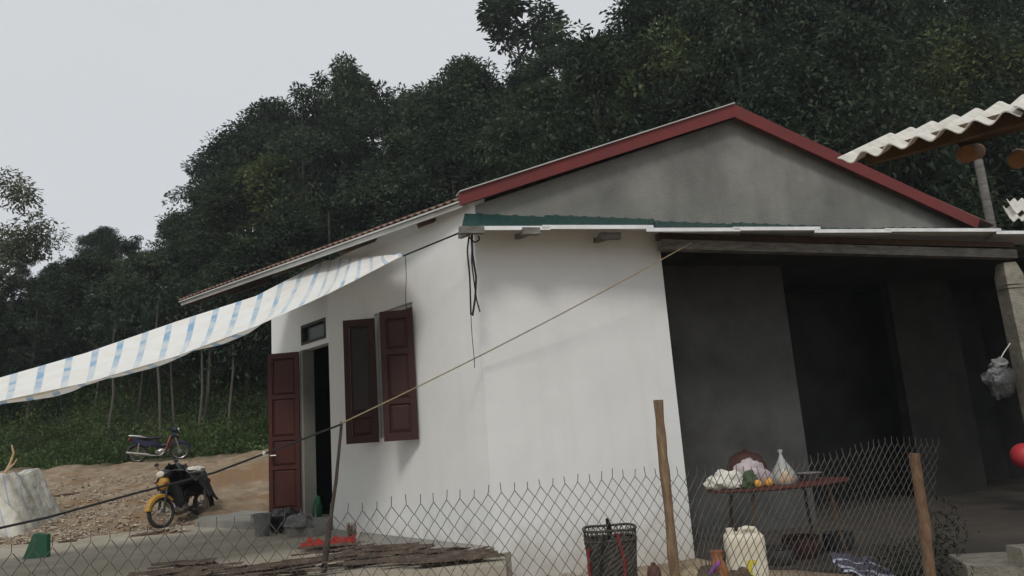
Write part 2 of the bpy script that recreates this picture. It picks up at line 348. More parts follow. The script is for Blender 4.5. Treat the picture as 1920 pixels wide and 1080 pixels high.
def ground():
    xs = np.concatenate([np.linspace(-160, -22, 30)[:-1], np.linspace(-22, -3, 190)[:-1], np.linspace(-3, 14, 60), np.linspace(14, 160, 30)[1:]])
    ys = np.concatenate([np.linspace(-60, 4, 14)[:-1], np.linspace(4, 12, 30)[:-1], np.linspace(12, 26, 150)[:-1], np.linspace(26, 34, 30), np.linspace(34, 240, 40)[1:]])
    b = MB(); nx, ny = len(xs), len(ys)
    for y in ys:
        for x in xs: b.v.append((float(x), float(y), ghn(float(x), float(y))))
    b.f = [(j*nx+i, j*nx+i+1, (j+1)*nx+i+1, (j+1)*nx+i) for j in range(ny-1) for i in range(nx-1)]
    b.smooth = True
    m = mat('bare_earth', (.31, .245, .17), .95, (.175, .132, .09), 2.2, bump=1.0, bscale=12, spec=.1, lo=.35, hi=.65)
    t = m.node_tree; bs = t.nodes['Principled BSDF']; base = [l for l in t.links if l.to_socket == bs.inputs['Base Color']][0].from_socket
    g = t.nodes.new('ShaderNodeNewGeometry'); sp = t.nodes.new('ShaderNodeSeparateXYZ'); t.links.new(g.outputs['Position'], sp.inputs[0])
    n = t.nodes.new('ShaderNodeTexNoise'); n.inputs['Scale'].default_value = .7; n.inputs['Detail'].default_value = 5; t.links.new(g.outputs['Position'], n.inputs['Vector'])
    ad = t.nodes.new('ShaderNodeMath'); ad.operation = 'MULTIPLY_ADD'; ad.inputs[1].default_value = 3.0; t.links.new(n.outputs[0], ad.inputs[0]); t.links.new(sp.outputs[1], ad.inputs[2])
    r = t.nodes.new('ShaderNodeMapRange'); r.inputs[1].default_value = 25.0; r.inputs[2].default_value = 26.6; t.links.new(ad.outputs[0], r.inputs[0])
    # red clay where the bank is cut steep
    sl_ = t.nodes.new('ShaderNodeSeparateXYZ'); t.links.new(g.outputs['Normal'], sl_.inputs[0])
    r2 = t.nodes.new('ShaderNodeMapRange'); r2.inputs[1].default_value = .97; r2.inputs[2].default_value = .90; t.links.new(sl_.outputs[2], r2.inputs[0])
    x1 = t.nodes.new('ShaderNodeMix'); x1.data_type = 'RGBA'; x1.inputs[7].default_value = (.2, .13, .078, 1); t.links.new(r2.outputs[0], x1.inputs[0]); t.links.new(base, x1.inputs[6])
    x2 = t.nodes.new('ShaderNodeMix'); x2.data_type = 'RGBA'; x2.inputs[7].default_value = (.035, .04, .02, 1); t.links.new(r.outputs[0], x2.inputs[0]); t.links.new(x1.outputs[2], x2.inputs[6])
    t.links.new(x2.outputs[2], bs.inputs['Base Color'])
    struct('ground', b, m)
ground()

# concrete yard: a slab with a worn, wavy outline
def slab(name, pts, z, th, m):
    P = [V3((p[0], p[1], z)) for p in pts]
    Q = []
    for i in range(len(P)):
        a, c = P[i], P[(i+1) % len(P)]; k = max(1, int(np.linalg.norm(c-a)/.35))
        for j in range(k):
            q = a+(c-a)*j/k
            n_ = mnoise.noise((q[0]*2.1, q[1]*2.1, 3)); n2 = mnoise.noise((q[0]*2.1, q[1]*2.1, 8))
            Q.append(q+V3((.03*n_, .05*n2, 0)))
    b = MB(); b.prism(Q[::-1], (0, 0, -th)); return struct(name, b, m)
yard_pts = [A+go*.0+gd*.06-fd*.05, gz(950, 1060), gz(700, 1074), gz(500, 1086), gz(-100, 1130), gz(-700, 1150), gz(-400, 1058), gz(0, 1025), gz(200, 1003), gz(370, 983), B+fd*2.6+no*.3, B+fd*2.6-no*1.4, B-no*1.4, A-no*.5]
slab('yard_slab', yard_pts, 0.0, .3, m_concrete)
porch_z = .11
SB = 0
dth = gz(598, 966, porch_z)
SB = float(np.dot(dth-A, no))                     # setback of the door wall (negative: inwards)
print('setback', SB, 'LF', LF)
pe = B+fd*2.75
slab('porch_slab', [B+no*.32-fd*.02, B+no*.32+fd*2.0, gz(366, 976, porch_z), gz(396, 955, porch_z), pe+no*(SB-.1), B+no*(SB-.1)], porch_z, .3, m_porch)
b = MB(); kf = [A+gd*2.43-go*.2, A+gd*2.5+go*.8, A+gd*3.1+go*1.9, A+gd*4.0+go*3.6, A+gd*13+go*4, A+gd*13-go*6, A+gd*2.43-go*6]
b.prism([V3((p[0], p[1], -.31)) for p in kf], (0, 0, -.2)); struct('kitchen_floor', b, mat('packed_earth_shade_dark', (.06, .05, .04), .95, (.04, .034, .028), 2, bump=.5))  # floor earth coloured dark to stand for the recess shade
# mortar skirt along the facade foot
b = MB(); b.prism([A+no*.004+UP*.004, A+no*.22+UP*.004, A+no*.004+UP*.07], fd*(LF-.02))
struct('mortar_skirt', b, m_porch)

# ------------------------------------------------------------------ HOUSE
house = thing('house', 'white single storey house with grey cement gable and red roof trim', 'house', A)
ZE = 3.95
E1 = gz(862, 371, ZE); E2 = gz(335, 562, ZE)
ed = E2-E1; EL = float(np.linalg.norm(ed)); ed /= EL
PK = gpx(1378, 222); PKz = PK[2]
uPK = float(np.dot(PK-A, gd)); RE = gpx(1826, 421); uR = float(np.dot(RE-A, gd)); zR = float(RE[2])
zL = 3.86
print('peak u', uPK, PKz, 'right', uR, zR, 'E', E1, E2)
T = .18
# facade wall with a window opening (between the two shutter hinges)
wh1 = pl(705, 700, A, no); wh2 = pl(779, 700, A, no)
s1 = float(np.dot(wh2-A, fd)); s2 = float(np.dot(wh1-A, fd)); zb, zt = 1.30, 2.98
def fp(s, v, z): return A+fd*s+no*v+UP*z
def fwall(b, sa, sb, za, zb_, v0=0.0, th=T):
    b.prism([fp(sa, v0, za), fp(sb, v0, za), fp(sb, v0, zb_), fp(sa, v0, zb_)], -no*th)
ztop = 4.02
b = MB()
fwall(b, 0, s1, -.4, ztop); fwall(b, s2, LF, -.4, ztop); fwall(b, s1, s2, -.4, zb); fwall(b, s1, s2, zt, ztop)
wbuild(b, 'front_wall', m_white, house)
# set back door wall
sj = float(np.dot(pl(566, 800, A+no*SB, no)-A, fd)); send = float(np.dot(pl(509, 630, A+no*SB, no)-A, fd))
zl = float(pl(590, 650, A+no*SB, no)[2]); tz0 = float(pl(588, 641, A+no*SB, no)[2]); tz1 = float(pl(588, 603, A+no*SB, no)[2])
ts0 = float(np.dot(pl(611, 620, A+no*SB, no)-A, fd)); ts1 = float(np.dot(pl(565, 620, A+no*SB, no)-A, fd))
print('door', sj, send, 'lintel', zl, 'transom', tz0, tz1, ts0, ts1)
dn = sj-1.15
b = MB()
fwall(b, sj, send, -.3, zl, SB); fwall(b, 1.0, dn, -.3, zl, SB)
fwall(b, 1.0, send, zl, tz0, SB); fwall(b, 1.0, ts0, tz0, tz1, SB); fwall(b, ts1, send, tz0, tz1, SB); fwall(b, 1.0, send, tz1, ztop+.05, SB)
wbuild(b, 'porch_wall', m_white, house)
b = MB(); fwall(b, ts0, ts1, tz0, tz1, SB-.06, .03)
tp = wbuild(b, 'transom_pane', m_glass, house)
b = MB()
for za, zc in ((tz0, tz0+.05), (tz1-.05, tz1)): fwall(b, ts0, ts1, za, zc, SB+.012, .05)
for sa, sc in ((ts0, ts0+.06), (ts1-.06, ts1)): fwall(b, sa, sc, tz0+.05, tz1-.05, SB+.012, .05)
wbuild(b, 'transom_frame', m_dark_cement, house)
# return wall between facade and porch wall, end wall
b = MB(); b.prism([fp(LF-.003, -T, -.3), fp(LF-.003, SB-.0, -.3), fp(LF-.003, SB, ztop), fp(LF-.003, -T, ztop)], -fd*T); wbuild(b, 'return_wall', m_white, house)
b = MB(); b.prism([fp(send-.003, SB-T, -.3), fp(send-.003, SB-9, -.3), fp(send-.003, SB-9, ztop), fp(send-.003, SB-T, ztop)], -fd*T); wbuild(b, 'end_wall', m_white, house)
# door frame + leaf
b = MB(); fwall(b, sj-.12, sj-.002, porch_z+.002, zl-.002, SB+.02, T+.04); wbuild(b, 'door_frame', m_porch, house)
def panel_leaf(a, c, z0, z1, th, mtl, name, panels, lab=None, glazed=False):
    a, c = V3((a[0], a[1], 0)), V3((c[0], c[1], 0)); d = c-a; L = np.linalg.norm(d); d = d/L; nn = V3((d[1], -d[0], 0))
    if nn[1] > 0: nn = -nn
    b = MB(); st = .075
    def bx(x0, x1, za, zb_, t0, t1): b.prism([a+d*x0+nn*t0+UP*za, a+d*x1+nn*t0+UP*za, a+d*x1+nn*t0+UP*zb_, a+d*x0+nn*t0+UP*zb_], nn*(t1-t0))
    bx(0, st, z0, z1, 0, th); bx(L-st, L, z0, z1, 0, th)
    zs = [z0+(z1-z0)*q for q in panels]
    for i, zq in enumerate(zs):
        h = .1 if i in (0, len(zs)-1) else .07
        za = zq if i == 0 else (zq-h if i == len(zs)-1 else zq-h/2); bx(st, L-st, za, za+h, 0, th)
    leaf = wbuild(b, name, mtl, house, lab)
    for i in range(len(zs)-1):
        p = MB(); za, zc = zs[i]+.034, zs[i+1]-.034
        if i == 0: za += .065
        if i == len(zs)-2: zc -= .065
        x0, x1, t1 = st+.003, L-st-.003, th*.55
        q = [a+d*x0+nn*.006+UP*za, a+d*x1+nn*.006+UP*za, a+d*x1+nn*.006+UP*zc, a+d*x0+nn*.006+UP*zc]
        i_ = .04
        r = [a+d*(x0+i_)+nn*t1+UP*(za+i_), a+d*(x1-i_)+nn*t1+UP*(za+i_), a+d*(x1-i_)+nn*t1+UP*(zc-i_), a+d*(x0+i_)+nn*t1+UP*(zc-i_)]
        p.add(q+r, [(4, 5, 6, 7), (0, 1, 5, 4), (1, 2, 6, 5), (2, 3, 7, 6), (3, 0, 4, 7), (3, 2, 1, 0)])
        p.v = [tuple(V3(v)-V3(house.location)) for v in p.v]
        p.build('panel', m_darkpane if (glazed and i > 0) else mtl, leaf)
    return leaf
hd = fp(sj-.03, SB+.04, 0); wdt = abs(at(503, 800, hd[1])[0]-hd[0])
dl = panel_leaf(hd, hd+V3((-wdt, .06, 0)), porch_z+.03, zl-.02, .045, m_door, 'door', (0, .28, .46, .72, 1), 'dark red panelled door leaf swung open')
b = MB(); hp = hd+V3((-wdt+.06, -.03, 1.15)); b.tube([hp, hp+V3((0, -.05, 0)), hp+V3((.1, -.05, 0))], .012); b.v = [tuple(V3(v)-A) for v in b.v]; b.build('handle', m_chrome, dl)
# room behind the door: added lining, coloured dark in place of shade
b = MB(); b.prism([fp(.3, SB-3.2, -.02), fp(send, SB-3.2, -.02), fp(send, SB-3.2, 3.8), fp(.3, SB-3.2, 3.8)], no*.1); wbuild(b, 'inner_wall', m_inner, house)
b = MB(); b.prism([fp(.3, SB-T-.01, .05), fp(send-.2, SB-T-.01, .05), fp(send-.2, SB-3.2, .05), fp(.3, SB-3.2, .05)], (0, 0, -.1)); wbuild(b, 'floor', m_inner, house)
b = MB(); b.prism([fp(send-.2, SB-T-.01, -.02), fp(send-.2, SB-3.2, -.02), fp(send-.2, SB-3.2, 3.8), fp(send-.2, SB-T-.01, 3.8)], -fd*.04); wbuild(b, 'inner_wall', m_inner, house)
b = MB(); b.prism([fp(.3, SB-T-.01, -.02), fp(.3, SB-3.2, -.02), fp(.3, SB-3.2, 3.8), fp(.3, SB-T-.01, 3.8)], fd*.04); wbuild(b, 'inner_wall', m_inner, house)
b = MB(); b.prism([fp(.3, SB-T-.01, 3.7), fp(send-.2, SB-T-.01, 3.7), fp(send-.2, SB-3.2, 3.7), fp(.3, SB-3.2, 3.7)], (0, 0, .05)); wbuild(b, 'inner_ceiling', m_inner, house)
# window and shutters
b = MB()
fwall(b, s1, s1+.05, zb, zt, -.04, .08); fwall(b, s2-.05, s2, zb, zt, -.04, .08); fwall(b, s1+.05, s2-.05, zb, zb+.05, -.04, .08); fwall(b, s1+.05, s2-.05, zt-.05, zt, -.04, .08)
fwall(b, (s1+s2)/2-.025, (s1+s2)/2+.025, zb+.05, zt-.05, -.04, .08)
wf = wbuild(b, 'window_frame', m_fascia, house)
b = MB(); fwall(b, s1+.05, s2-.05, zb+.05, zt-.05, -.075, .01); b.v = [tuple(V3(v)-A) for v in b.v]; b.build('pane', m_glass, wf)
h1 = pl(706, 700, A+no*.03, no); h2 = pl(779, 700, A+no*.03, no)
w1 = abs(at(646, 700, h1[1])[0]-h1[0]); w2 = abs(at(716, 700, h2[1])[0]-h2[0])
panel_leaf(h1, h1+V3((-w1, .03, 0)), pl(706, 829, A, no)[2], pl(706, 597, A, no)[2], .035, m_wood_red, 'shutter', (0, .22, 1), 'far shutter leaf with dark glazed upper field', glazed=True)
panel_leaf(h2, h2+V3((-w2, .03, 0)), pl(779, 824, A, no)[2], pl(779, 580, A, no)[2], .035, m_wood_red, 'shutter', (0, .3, .68, 1))
# gable wall: white lower part, grey upper triangle
uW = 2.43; zW = 3.62
b = MB(); b.prism([gp(0.0, 0, -.5), gp(uW, 0, -.5), gp(uW, 0, zW), gp(0.0, 0, zW)], -go*T); wbuild(b, 'side_wall', m_white, house)
b = MB(); b.prism([gp(0, -.012, zW), gp(uR, -.012, 3.35), gp(uR, -.012, zR), gp(uPK, -.012, PKz), gp(0, -.012, zL)], -go*T); wbuild(b, 'gable_wall', m_cement, house)
# kitchen recess: walls coloured dark in steps to stand for shade, far side wall, ceiling, floor level is the earth
RV = -.9; RD = -3.0
def kw(x, v): return float(np.dot(gpx(x, 700, v)-A, gd))
k1 = kw(1492, RV)
def kwall(b, ua, ub, za, zb_, v): b.prism([gp(ua, v, za), gp(ub, v, za), gp(ub, v, zb_), gp(ua, v, zb_)], -go*T)
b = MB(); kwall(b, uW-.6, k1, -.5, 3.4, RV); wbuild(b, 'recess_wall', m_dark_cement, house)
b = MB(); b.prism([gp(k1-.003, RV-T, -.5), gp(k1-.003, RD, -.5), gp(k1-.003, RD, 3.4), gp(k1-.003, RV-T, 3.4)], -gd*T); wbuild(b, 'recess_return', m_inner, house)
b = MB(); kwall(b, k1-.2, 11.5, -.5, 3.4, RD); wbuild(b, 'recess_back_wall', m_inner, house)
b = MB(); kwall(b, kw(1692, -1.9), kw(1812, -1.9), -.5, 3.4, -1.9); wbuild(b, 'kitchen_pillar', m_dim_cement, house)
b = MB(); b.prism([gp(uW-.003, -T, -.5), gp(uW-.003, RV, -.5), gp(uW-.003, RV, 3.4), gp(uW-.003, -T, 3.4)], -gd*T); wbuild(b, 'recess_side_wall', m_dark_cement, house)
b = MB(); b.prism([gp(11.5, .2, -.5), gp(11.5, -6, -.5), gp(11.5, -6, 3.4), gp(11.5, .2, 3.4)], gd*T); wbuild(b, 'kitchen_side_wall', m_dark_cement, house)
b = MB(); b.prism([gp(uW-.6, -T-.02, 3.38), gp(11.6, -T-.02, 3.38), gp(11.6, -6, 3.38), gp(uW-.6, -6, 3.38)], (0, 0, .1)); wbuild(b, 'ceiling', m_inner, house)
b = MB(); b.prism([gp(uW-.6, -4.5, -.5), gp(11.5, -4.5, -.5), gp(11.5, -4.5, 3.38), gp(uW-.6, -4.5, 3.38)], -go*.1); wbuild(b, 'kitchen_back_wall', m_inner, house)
# roof: tin sheets running from eave to ridge, one object each
R1 = gpx(1378, 203, .14)
eo = V3((ed[1], -ed[0], 0)); eo = eo if eo[0] < 0 else -eo
def sheet(P, Q, along, wd, pitch, amp, nx_per=8, th=.012):
    """corrugated sheet: P eave corner, Q ridge corner, runs 'wd' along the eave"""
    b = MB(); n = max(8, int(wd/pitch*nx_per)); nrm = np.cross(V3(along), Q-P); nrm /= np.linalg.norm(nrm)
    if nrm[2] < 0: nrm = -nrm
    rows = []
    for off in (0, -th):
        for X in (P, Q):
            rows.append([X+along*(wd*i/n)+nrm*(off+amp*math.cos(2*math.pi*wd*i/n/pitch)) for i in range(n+1)])
    v = [p for r_ in rows for p in r_]; m_ = n+1; f = []
    for i in range(n):
        f.append((i, i+1, m_+i+1, m_+i)); f.append((2*m_+i+1, 2*m_+i, 3*m_+i, 3*m_+i+1))
        f.append((2*m_+i, 2*m_+i+1, i+1, i)); f.append((m_+i, m_+i+1, 3*m_+i+1, 3*m_+i))
    f += [(0, m_, 3*m_, 2*m_), (n, 2*m_+n, 3*m_+n, m_+n)]
    b.add(v, f); b.smooth = True; return b
roof = MB(); roof.prism([E1+UP*-.03, E2+UP*-.03, R1+ed*EL+UP*-.03, R1+UP*-.03], (0, 0, -.02)); roof = wbuild(roof, 'roof', m_fascia, house)
ns = 9; sw = EL/ns
for i in range(ns):
    b = sheet(E1+ed*sw*i+UP*(.004*(i % 2)), R1+ed*sw*i+UP*(.004*(i % 2)), ed, sw+.03, .13, .012)
    b.v = [tuple(V3(v)-A) for v in b.v]; b.build('roof_sheet', m_roof, roof)
RR = gp(uR+.25, .14, zR-.05)
for i in range(6):
    sw2 = EL/6
    b = sheet(RR+ed*sw2*i, R1+ed*sw2*i, ed, sw2+.02, .26, .012, 5); b.v = [tuple(V3(v)-A) for v in b.v]; b.build('roof_sheet', m_roof, roof)
b = MB(); b.beam(E1-eo*.05+UP*-.075, E2-eo*.05+UP*-.075, .025, .055); wbuild(b, 'eave_board', m_fascia, house)
for q in (.12, .35, .58, .8, .97):
    b = MB(); p = E1+ed*EL*q-UP*.1; p2 = p+(R1-E1)*.18; b.beam(p-eo*.08, p2, .06, .1); wbuild(b, 'rafter', m_timber, house)
b = MB(); b.beam(at(434, 545, 12.3), at(506, 521, 11.6), .06, .15); wbuild(b, 'tie_beam', m_pole, house)
# red verge boards
TO = .15
def band(pa, pb, top, bot):
    b = MB(); b.prism([pa[0], pb[0], pb[1], pa[1]], -go*.05); return b
pL0, pL1 = gpx(861, 361, TO), gpx(865, 384, TO); pP0, pP1 = gpx(1376, 195, TO), gpx(1377, 219, TO); pR0, pR1 = gpx(1838, 411, TO), gpx(1832, 428, TO)
wbuild(band((pL0, pL1), (pP0, pP1), 0, 0), 'verge_board', m_red, house)
wbuild(band((pP0+go*.002, pP1+go*.002), (pR0, pR1), 0, 0), 'verge_board', m_red, house)
b = MB(); b.beam(pL0+UP*.008-go*.06, pP0+UP*.008-go*.06, .18, .012); wbuild(b, 'verge_flashing', m_fascia, house)

# ------------------------------------------------------------------ LEAN-TO roof
lean = thing('lean_to_roof', 'long green tin lean-to roof with white foam edge over the dark kitchen', 'lean-to', A)
ZF = 3.48
F0 = gz(866, 424, ZF); F1 = gz(1925, 433, ZF-.02)
fdir = F1-F0; FL = np.linalg.norm(fdir); fdir /= FL
print('lean-to front', F0, F1, FL)
W0 = gp(-.1, 0.0, 3.76); W1 = gp(8.6, 0.0, 3.68)
cuts = [0, .115, .275, .42, .565, .70, .93, 1.15]
for i in range(7):
    a, c = cuts[i], cuts[i+1]+.012
    dz = UP*(.022*(i % 2)-.01*i*0)+UP*.0
    fa, fc = F0+(F1-F0)*a+dz, F0+(F1-F0)*c+dz+UP*.012
    wa, wc = W0+(W1-W0)*a+dz, W0+(W1-W0)*c+dz
    nn = max(2, int(np.linalg.norm(fc-fa)/.17))
    top = MB(); vs_ = []; fs = []
    pr = [(0, 0), (.62, 0), (.72, .011), (.9, .011), (1, 0)]
    xs = sorted(set([min(1, (j+q)/nn) for j in range(nn) for q, h in pr]))
    hs_ = {}
    for j in range(nn):
        for q, h in pr: hs_[min(1, (j+q)/nn)] = h
    for t_ in xs:
        for P in (fa+(fc-fa)*t_, wa+(wc-wa)*t_): vs_ += [P+UP*(.004+hs_[t_]), P+UP*.002]
    for j in range(len(xs)-1):
        o = j*4; fs += [(o, o+4, o+6, o+2), (o+1, o+3, o+7, o+5), (o, o+1, o+5, o+4)]
    top.v = []; top.add(vs_, fs)
    st = wbuild(top, 'roof_sheet', m_green_tin, lean)
    fo = MB(); fo.prism([fa+go*.012-UP*.004, fc+go*.012-UP*.004, wc-UP*.10, wa-UP*.10], (0, 0, -.045)); fo.v = [tuple(V3(v)-A) for v in fo.v]; fo.build('foam_core', m_foam, st)
# purlin ends / brackets poking out under the edge, front beam, post
for x, y, wpx in ((884, 432, 46), (995, 434, 34), (1143, 443, 44)):
    p = gz(x, y, ZF-.06); b = MB(); b.beam(p-fdir*wpx*.5*8.2/1400, p+fdir*wpx*.5*8.2/1400, .08, .075); wbuild(b, 'bracket', m_beam, lean)
    b = MB(); b.beam(p+UP*.0+V3((0, .03, 0)), V3((p[0], p[1], 0))-go*.45+UP*(ZF+.0), .05, .06); wbuild(b, 'rafter', m_beam, lean)
bz = 3.2
b0 = gz(1238, 460, bz+.17); b1 = gz(1899, 478, bz)
b = MB(); b.beam(b0, b1, .14, .12); wbuild(b, 'front_beam', m_beam, lean)
b = MB(); b.beam(b0+UP*.12+go*-.06, b1+UP*.14, .08, .08); wbuild(b, 'purlin', m_timber, lean)
# concrete post at the right end of the beam
pt = at(1886, 494, b1[1]); pb_ = at(1944, 760, b1[1]); pdir = (pb_-pt)/(pt[2]-pb_[2]); pbase = pt+pdir*(pt[2]+.4)
b = MB()
for (z0, z1, w0, w1) in ((0, .18, .17, .25), (.18, 3.5, .25, .29)):
    pa, pc = pt+pdir*z0, pt+pdir*z1
    P = [pa+V3((sx*w0/2, sy*w0/2, 0)) for sx, sy in ((-1, -1), (1, -1), (1, 1), (-1, 1))]+[pc+V3((sx*w1/2, sy*w1/2, 0)) for sx, sy in ((-1, -1), (1, -1), (1, 1), (-1, 1))]
    b.add(P, [(0, 1, 2, 3), (7, 6, 5, 4), (4, 5, 1, 0), (5, 6, 2, 1), (6, 7, 3, 2), (7, 4, 0, 3)])
post = wbuild(b, 'post', m_post, lean)
for q in (.32, .37):
    b = MB(); c = pt+pdir*q; wq = .135
    b.tube([c+V3((-wq, -wq, 0)), c+V3((wq, -wq, 0)), c+V3((wq, wq, 0)), c+V3((-wq, wq, 0))], .008, 5, closed=True); b.v = [tuple(V3(v)-A) for v in b.v]; b.build('tie_wire', m_wire, post)

# ------------------------------------------------------------------ neighbouring shed roof, top right
c0 = gz(1572, 303, 2.8); c1 = gz(1925, 205, 2.8)
sd = c1-c0; sL = np.linalg.norm(sd); sd /= sL; back = V3((-sd[1], sd[0], 0)); back = back if back[1] > 0 else -back
print('shed', c0, c1, sL)
shed = thing('shed_roof', 'wavy pale fibre cement shed roof edge jutting in at top right', 'roof', V3((c0[0], c0[1], 0)))
rise = UP*.585
for i in range(5):
    wd = .98
    P = c0+sd*(.96*i)+UP*(.012*(i % 2)); Q = P+back*1.55+rise
    b = sheet(P, Q, sd, wd, .152, .026, 10, .008); wbuild(b, 'roof_sheet', m_fibro, shed)
b = MB(); b.beam(c0+back*.3+UP*.06+sd*.1, c0+back*.3+UP*.06+sd*5, .06, .09); wbuild(b, 'purlin', m_timber, shed)
b = MB(); b.beam(c0+back*.8+UP*.2+sd*.55, c0+back*.8+UP*.2+sd*5, .1, .12); wbuild(b, 'beam', m_timber, shed)
for x, y in ((1812, 289), (1908, 300)):
    p = at(x, y, 4.6); dirn = V3((.54, .74, .26)); b = MB(); b.tube([p+dirn*q for q in (0, .02, .5, 1.4)], [.052, .058, .06, .062], 12); wbuild(b, 'log_rafter', m_log, shed)
for q in (1.9, 4.6):
    p = c0+sd*q+back*.8; b = MB(); b.tube([V3((p[0]+.35, p[1]+.2, -.4)), V3((p[0]+.35, p[1]+.2, 1.5)), V3((p[0]+.35, p[1]+.2, 2.95))], [.06, .055, .05], 10); wbuild(b, 'post', m_stick, shed)
# thin pole behind the lean-to and a scrap of wavy roof farther right
pp = at(1834, 300, 12.2); b = MB(); b.tube([V3((pp[0]+.02, 12.2, -.3)), V3((pp[0], 12.2, 2)), pp], [.08, .075, .07], 10); tag(b.build('grey_pole', m_beam), 'thin grey pole rising behind the lean-to at right', 'pole')
sr = thing('scrap_roof', 'small pale wavy roof corner above the lean-to at the right edge', 'roof', at(1895, 420, 10.6))
for j, (x, y) in enumerate(((1893, 412), (1900, 397))):
    P = at(x, y, 10.4+.25*j); b = sheet(P, P+V3((.62, 1.0, .45)), V3((.97, .2, .03)), 1.6, .152, .025, 8); wbuild(b, 'roof_sheet', m_fibro, sr)
for q in (.4, 1.4):
    P = at(1884, 412, 11.2); b = MB(); b.tube([V3((P[0]+q, 11.3, -.3)), V3((P[0]+q, 11.3, P[2]+.1))], .05, 8); wbuild(b, 'post', m_beam, sr)

# ------------------------------------------------------------------ TARP AWNING
def grid_cloth(corners, nu, nv, fn, uvn=(1, 1)):
    """corners: near-right, near-left, far-left, far-right; u right->left, v near->far"""
    a, bq, c, d = [V3(q) for q in corners]; b = MB(); b.uv = []
    for j in range(nv+1):
        for i in range(nu+1):
            u, v = i/nu, j/nv
            p = (a*(1-u)+bq*u)*(1-v)+(d*(1-u)+c*u)*v
            b.v.append(tuple(p+fn(u, v))); b.uv.append((u*uvn[0], v*uvn[1]))
    b.f = [(j*(nu+1)+i, j*(nu+1)+i+1, (j+1)*(nu+1)+i+1, (j+1)*(nu+1)+i) for j in range(nv) for i in range(nu)]
    b.smooth = True; return b
near = [(756, 479, 8.55), (620, 549, 8.15), (480, 612, 7.85), (330, 668, 7.55), (160, 718, 7.2), (0, 752, 6.9), (-330, 800, 6.2)]
far = [(742, 477, 9.2), (607, 489, 11.0), (480, 555, 10.9), (330, 603, 10.6), (160, 662, 10.2), (0, 708, 9.8), (-330, 790, 8.9)]
nP = [at(*q) for q in near]; fP = [at(*q) for q in far]
def plerp(P, u):
    L = [0]
    for i in range(len(P)-1): L.append(L[-1]+np.linalg.norm(P[i+1]-P[i]))
    t_ = u*L[-1]
    for i in range(len(P)-1):
        if t_ <= L[i+1]+1e-9: f_ = (t_-L[i])/(L[i+1]-L[i]); return P[i]*(1-f_)+P[i+1]*f_
    return P[-1]
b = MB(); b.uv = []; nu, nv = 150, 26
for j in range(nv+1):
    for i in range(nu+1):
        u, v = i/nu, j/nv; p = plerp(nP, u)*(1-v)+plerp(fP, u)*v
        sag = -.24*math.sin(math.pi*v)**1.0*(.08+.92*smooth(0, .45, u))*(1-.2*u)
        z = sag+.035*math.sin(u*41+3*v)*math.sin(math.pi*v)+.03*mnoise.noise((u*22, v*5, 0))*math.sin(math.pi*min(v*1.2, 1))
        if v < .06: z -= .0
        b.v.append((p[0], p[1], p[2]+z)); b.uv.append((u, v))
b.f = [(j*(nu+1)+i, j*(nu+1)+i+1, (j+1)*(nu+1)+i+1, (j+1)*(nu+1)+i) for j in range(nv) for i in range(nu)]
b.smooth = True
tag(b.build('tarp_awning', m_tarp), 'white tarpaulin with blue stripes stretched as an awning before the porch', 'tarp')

# ------------------------------------------------------------------ ropes, cables, prop
def rope(name, pts, r, mt, label, cat='rope', sag=0.0, n=5):
    P = []
    for i in range(len(pts)-1):
        a, c = pts[i], pts[i+1]; k_ = 10
        for j in range(k_): t_ = j/k_; P.append(a+(c-a)*t_-UP*sag*4*t_*(1-t_))
    P.append(pts[-1]); b = MB(); b.tube(P, r, n); return tag(b.build(name, mt), label, cat)
pole_top = at(641, 796, 7.9)
pole_ft = at(606, 1046, 7.9); pole_ft[2] = .0
rope('rope', [at(756, 480, 8.5), at(868, 434, 8.0)], .011, m_cable, 'short dark rope tying the tarp corner to the lean-to')
rope('washing_line', [at(1297, 455, 8.75), pole_top+UP*.012-V3((0, .02, 0))], .0075, m_rope, 'thin tan washing line running from the lean-to down to the prop pole', 'line', .045)
rope('dark_line', [pole_top+UP*.0-V3((0.0, .045, 0)), at(495, 851, 7.6), at(400, 887, 7.3), at(250, 926, 6.9), at(90, 970, 6.5), at(0, 990, 6.3), at(-420, 1075, 5.4)], .011, m_cable, 'dark sagging line crossing the door and motorbike down to lower left', 'line')
b = MB(); b.tube([pole_ft, pole_ft+(pole_top-pole_ft)*.33, pole_ft+(pole_top-pole_ft)*.36+V3((.004, 0, 0)), pole_ft+(pole_top-pole_ft)*.6+V3((.012, 0, 0)), pole_top+UP*.03], [.03, .03, .02, .018, .015], 8); tag(b.build('prop_pole', m_pole), 'dark slanted pole propping the washing line by the doorway', 'pole')
b = MB(); kp = at(495, 850, 7.58)
b.lump(kp, (.015, .015, .02), .4, 2); tag(b.build('line_knot', m_bagw), 'small white rag knotted on the dark line by the door edge', 'rag')
cab = thing('hanging_cable', 'bundle of black cables hanging down the white wall corner', 'cable', at(884, 436, 8.05))
for pts, r in (([(880, 438), (876, 470), (881, 520), (883, 590)], .010), ([(884, 438), (886, 480), (893, 520), (891, 560), (886, 592)], .012), ([(886, 437), (884, 490), (893, 560), (900, 585)], .008),
               ([(880, 445), (890, 455), (899, 450), (897, 442)], .009), ([(883, 590), (885, 630), (889, 668), (890, 690)], .004), ([(760, 478), (762, 520), (760, 560), (763, 580)], .004)):
    P = [at(x, y, 8.03 if x > 800 else 8.5) for x, y in pts]; b = MB(); Q = []
    for i in range(len(P)-1):
        for j in range(5): Q.append(P[i]+(P[i+1]-P[i])*j/5)
    Q.append(P[-1]); Q = [Q[0]]+[(Q[i-1]+Q[i]*2+Q[i+1])/4 for i in range(1, len(Q)-1)]+[Q[-1]]
    b.tube(Q, r, 5); wbuild(b, 'cable', m_cable, cab)

